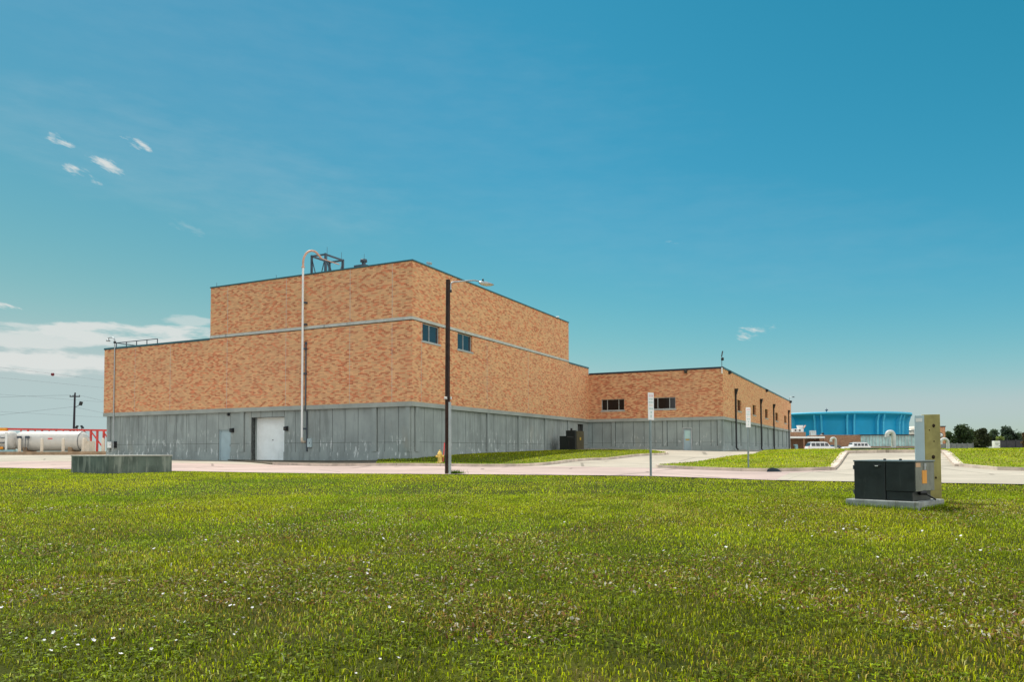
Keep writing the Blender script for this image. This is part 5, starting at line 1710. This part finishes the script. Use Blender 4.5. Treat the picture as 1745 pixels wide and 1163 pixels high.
def inpoly(poly):
    P_ = np.array(poly)
    def fn(x, y):
        c = np.zeros(len(x), bool)
        j = len(P_) - 1
        for i in range(len(P_)):
            xi, yi, xj, yj = *P_[i], *P_[j]
            cr = ((yi > y) != (yj > y)) & (x < (xj - xi) * (y - yi) / (yj - yi + 1e-12) + xi)
            c ^= cr; j = i
        return c
    return fn
vz = lambda x, y: gz_np(x, y) + .125
parts = [blades(90000, 31, 66, 0, .07, .014, vz, inpoly(isl_left), (-10, 14), 1.25, .5),  # left verge blades dimmed, the same shade put into their colour
         blades(200000, 24, 68, 0, .07, .016, vz, inpoly(right_poly), (6, 46), 1.55, .8)]
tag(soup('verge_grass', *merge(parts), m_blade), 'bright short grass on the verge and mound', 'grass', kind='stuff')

# clover leaves low in the near lawn
def clover(n):
    y = 3.8 + 7.5 * rng.random(n); x = (rng.random(n) * 2 - 1) * (y * .7 + 2)
    k = (value_noise(x, y, .5, 8) > .48) & lawn_ok(x, y); x, y = x[k], y[k]; n = len(x)
    z = gz_np(x, y) - .02 + .03 + .03 * rng.random(n)
    V = []; C = []
    a0 = rng.random(n) * 6.28; r = .007 + .006 * rng.random(n)
    cc = np.array(PAL['green'])[None] * np.exp(rng.normal(-.2, .45, (n, 1)))
    for j in range(3):
        a = a0 + j * 2.094
        tl = rng.normal(0, .25, (n, 2))
        ux, uy = np.cos(a), np.sin(a)
        p0 = np.stack([x, y, z], 1)
        p1 = np.stack([x + r * (ux * .8 - uy * .8), y + r * (uy * .8 + ux * .8), z + r * tl[:, 0]], 1)
        p2 = np.stack([x + r * ux * 1.7, y + r * uy * 1.7, z + r * tl[:, 1]], 1)
        p3 = np.stack([x + r * (ux * .8 + uy * .8), y + r * (uy * .8 - ux * .8), z - r * tl[:, 0]], 1)
        V.append(np.stack([p0, p1, p2, p3], 1)); C.append(np.repeat(cc[:, None, :], 4, 1))
    V = np.concatenate(V).reshape(-1, 3); C = np.concatenate(C).reshape(-1, 3)
    return V, np.arange(len(V)).reshape(-1, 4), np.zeros((0, 3), int), C
def litter(n):
    y = 3.8 + 14 * rng.random(n) ** 1.4; x = (rng.random(n) * 2 - 1) * (y * .7 + 2)
    k = (value_noise(x, y, 1.3, 33) > .5) & lawn_ok(x, y); x, y = x[k], y[k]; n = len(x)
    z = gz_np(x, y) - .02 + .015 + .035 * rng.random(n)
    a = rng.random(n) * 6.28; l = .008 + .018 * rng.random(n); w = l * (.25 + .4 * rng.random(n))
    t1, t2 = rng.normal(0, .5, n), rng.normal(0, .5, n)
    ca, sa = np.cos(a), np.sin(a)
    V = np.stack([np.stack([x - ca * l, y - sa * l, z - t1 * l], 1), np.stack([x + sa * w, y - ca * w, z - t2 * w], 1),
                  np.stack([x + ca * l, y + sa * l, z + t1 * l], 1), np.stack([x - sa * w, y + ca * w, z + t2 * w], 1)], 1).reshape(-1, 3)
    pal = np.array([(.16, .07, .03), (.26, .14, .05), (.38, .28, .13), (.09, .045, .025), (.55, .51, .42)])
    c = pal[rng.choice(5, n, p=[.25, .25, .2, .12, .18])] * (.6 + .8 * rng.random((n, 1)))
    return V, np.arange(n * 4).reshape(-1, 4), np.zeros((0, 3), int), np.repeat(c, 4, 0)
tag(soup('leaf_litter', *litter(70000), m_blade), 'dry brown leaf bits scattered in the lawn', 'litter', kind='stuff')
tag(soup('clover_leaves', *clover(36000), m_blade), 'small clover leaves low in the lawn', 'ground cover', kind='stuff')

# white wild flowers
fl = [(6,452),(36,538),(90,558),(150,567),(126,503),(153,387),(177,297),(205,420),(237,432),(212,558),(255,540),(222,594),(264,583),(171,603),(288,562),(316,569),(354,484),(256,518),(184,538),
      (386,556),(410,617),(420,524),(408,525),(527,522),(526,485),(516,597),(601,560),(642,542),(604,497),(631,501),(583,348),(600,372),(430,392),(438,355),(557,402),(702,412),(727,405),(640,354),
      (700,356),(766,359),(786,440),(798,437),(796,547),(806,540),(812,526),(829,486),(848,418),(860,446),(900,416),(952,398),(929,378),(957,543),(821,374),(887,440),(1010,396),(1013,421),(1002,256),(1140,237),
      (1124,236),(808,216),(917,157),(912,198),(1240,288),(1252,290),(1350,298),(1326,446),(1356,630),(1372,500),(1440,428),(1521,441),(1552,570),(1605,650),(1213,677),(1295,628),(1655,148),(1625,232),(1305,206),(1250,330),
      (1733,465),(1714,494),(1735,388),(810,262),(578,238),(574,256),(466,257),(347,256),(526,242),(660,187),(700,212),(319,176),(188,176),(288,133),(219,129),(122,116),(178,101),(1265,260),(1195,343),(1740,294),(450,254),(20,434)]
fr_ = [(35,120),(180,149),(67,256),(152,247),(256,263),(490,368),(371,396),(421,405),(380,492),(62,551),(334,430),(519,252),(881,266),(919,311),(962,344),(694,195),(807,163),(933,146),(1025,199),(1130,165),(1150,160),
       (1172,147),(1175,175),(1205,163),(1217,168),(1132,175),(1102,184),(1192,233),(1246,275),(1335,197),(1332,203),(1371,295),(1384,289),(1516,210),(1532,196),(1494,241),(1564,250),(1598,248),(1629,259),(1643,228),(1716,217),(1475,517),
       (1504,510),(1341,522),(1696,383),(1652,160),(1530,122),(1400,180),(730,240),(797,256),(85,170)]
pix = [(x / 2.0, 820 + y / 2.0) for x, y in fl] + [(872 + x / 2.0, 820 + y / 2.0) for x, y in fr_]
fm = MB()
for k in range(5):
    a = 2 * math.pi * k / 5
    c_, s__ = math.cos(a), math.sin(a)
    def rt(x, y, z): return (x * c_ - y * s__, x * s__ + y * c_, z)
    fm.add([(0, 0, 0), rt(.010, -.009, .010), rt(.021, 0, .014), rt(.010, .009, .010)], [(0, 1, 2, 3)])
me_flower = None
first = None
frs = np.random.default_rng(5)
def lawn_point(px, py):
    r = ray(px, py); y = 5.0
    for _ in range(30):
        p = Vector((0, 0, EYE)) + r * (y / r.y)
        g_ = gz(p.x, p.y)
        y = y + (g_ - p.z) / (r.z / r.y - .02)
    p = Vector((0, 0, EYE)) + r * (y / r.y)
    return p.x, p.y
for (px, py) in pix:
    x, y = lawn_point(px, py)
    loc = (x, y, gz(x, y) + frs.uniform(.03, .05))
    if first is None:
        first = fm.build('wild_flower', m_petal, loc=loc)
        tag(first, 'small white five-petalled flower lying open in the lawn', 'flower', 'white wild flowers scattered in the lawn')
        o = first
    else:
        o = first.copy(); COL.objects.link(o); o.location = loc
    s = frs.uniform(.5, 1.15) * (.85 if y < 9 else 1.05)
    o.scale = (s, s, s)
    o.rotation_euler = (frs.uniform(.1, .8), frs.uniform(-.4, .4), frs.uniform(0, 6.28))

# weed tuft at the foot of the pole
rs = np.random.default_rng(3)
n = 260
bx, by = base.x + .33 + rs.normal(0, .15, n), base.y - .02 + rs.normal(0, .10, n)
bz = gz_np(bx, by); h = .08 + .12 * rs.random(n); a = rs.random(n) * 6.28
dx, dy = np.cos(a), np.sin(a); w = .012
V = np.stack([np.stack([bx - dy * w, by + dx * w, bz], 1), np.stack([bx + dy * w, by - dx * w, bz], 1), np.stack([bx + dx * h * .5, by + dy * h * .5, bz + h], 1)], 1).reshape(-1, 3)
c = np.repeat(np.array(PAL['dark'])[None] * (.7 + .8 * rs.random((n, 1))), 3, 0)
# longer unmown grass round the pad
rs2 = np.random.default_rng(23)
t_ = rs2.random(1500) * (1.52 * 2 + 1.43 * 2)
lx = np.where(t_ < 1.52, -1.44 + t_, np.where(t_ < 2.95, .085, np.where(t_ < 4.47, .085 - (t_ - 2.95), -1.44)))
ly = np.where(t_ < 1.52, -.07, np.where(t_ < 2.95, -.07 + (t_ - 1.52), np.where(t_ < 4.47, 1.36, 1.36 - (t_ - 4.47))))
ox_ = np.where((t_ >= 1.52) & (t_ < 2.95), 1, np.where(t_ >= 4.47, -1, 0)); oy_ = np.where(t_ < 1.52, -1, np.where((t_ >= 2.95) & (t_ < 4.47), 1, 0))
e_ = .01 + .07 * rs2.random(1500)
lx, ly = lx + ox_ * e_, ly + oy_ * e_
ca_, sa_ = math.cos(BT), math.sin(BT)
bx2, by2 = pad.location.x + lx * ca_ - ly * sa_, pad.location.y + lx * sa_ + ly * ca_
bz2 = gz_np(bx2, by2) - .02; h2 = .05 + .07 * rs2.random(1500); a2_ = rs2.random(1500) * 6.28
dx2, dy2 = np.cos(a2_), np.sin(a2_); w2_ = .006
V2 = np.stack([np.stack([bx2 - dy2 * w2_, by2 + dx2 * w2_, bz2], 1), np.stack([bx2 + dy2 * w2_, by2 - dx2 * w2_, bz2], 1), np.stack([bx2 + dx2 * h2 * .3, by2 + dy2 * h2 * .3, bz2 + h2], 1)], 1).reshape(-1, 3)
c2_ = np.repeat(np.array(PAL['green'])[None] * np.exp(rs2.normal(0, .5, (1500, 1))), 3, 0)
tag(soup('pad_edge_grass', V2, np.zeros((0, 4), int), np.arange(4500).reshape(-1, 3), c2_, m_blade), 'longer grass round the concrete pad', 'grass', kind='stuff')
tag(soup('weed_tuft', V, np.zeros((0, 4), int), np.arange(n * 3).reshape(-1, 3), c, m_blade), 'dark weed tuft at the foot of the wooden pole', 'weeds', kind='stuff')
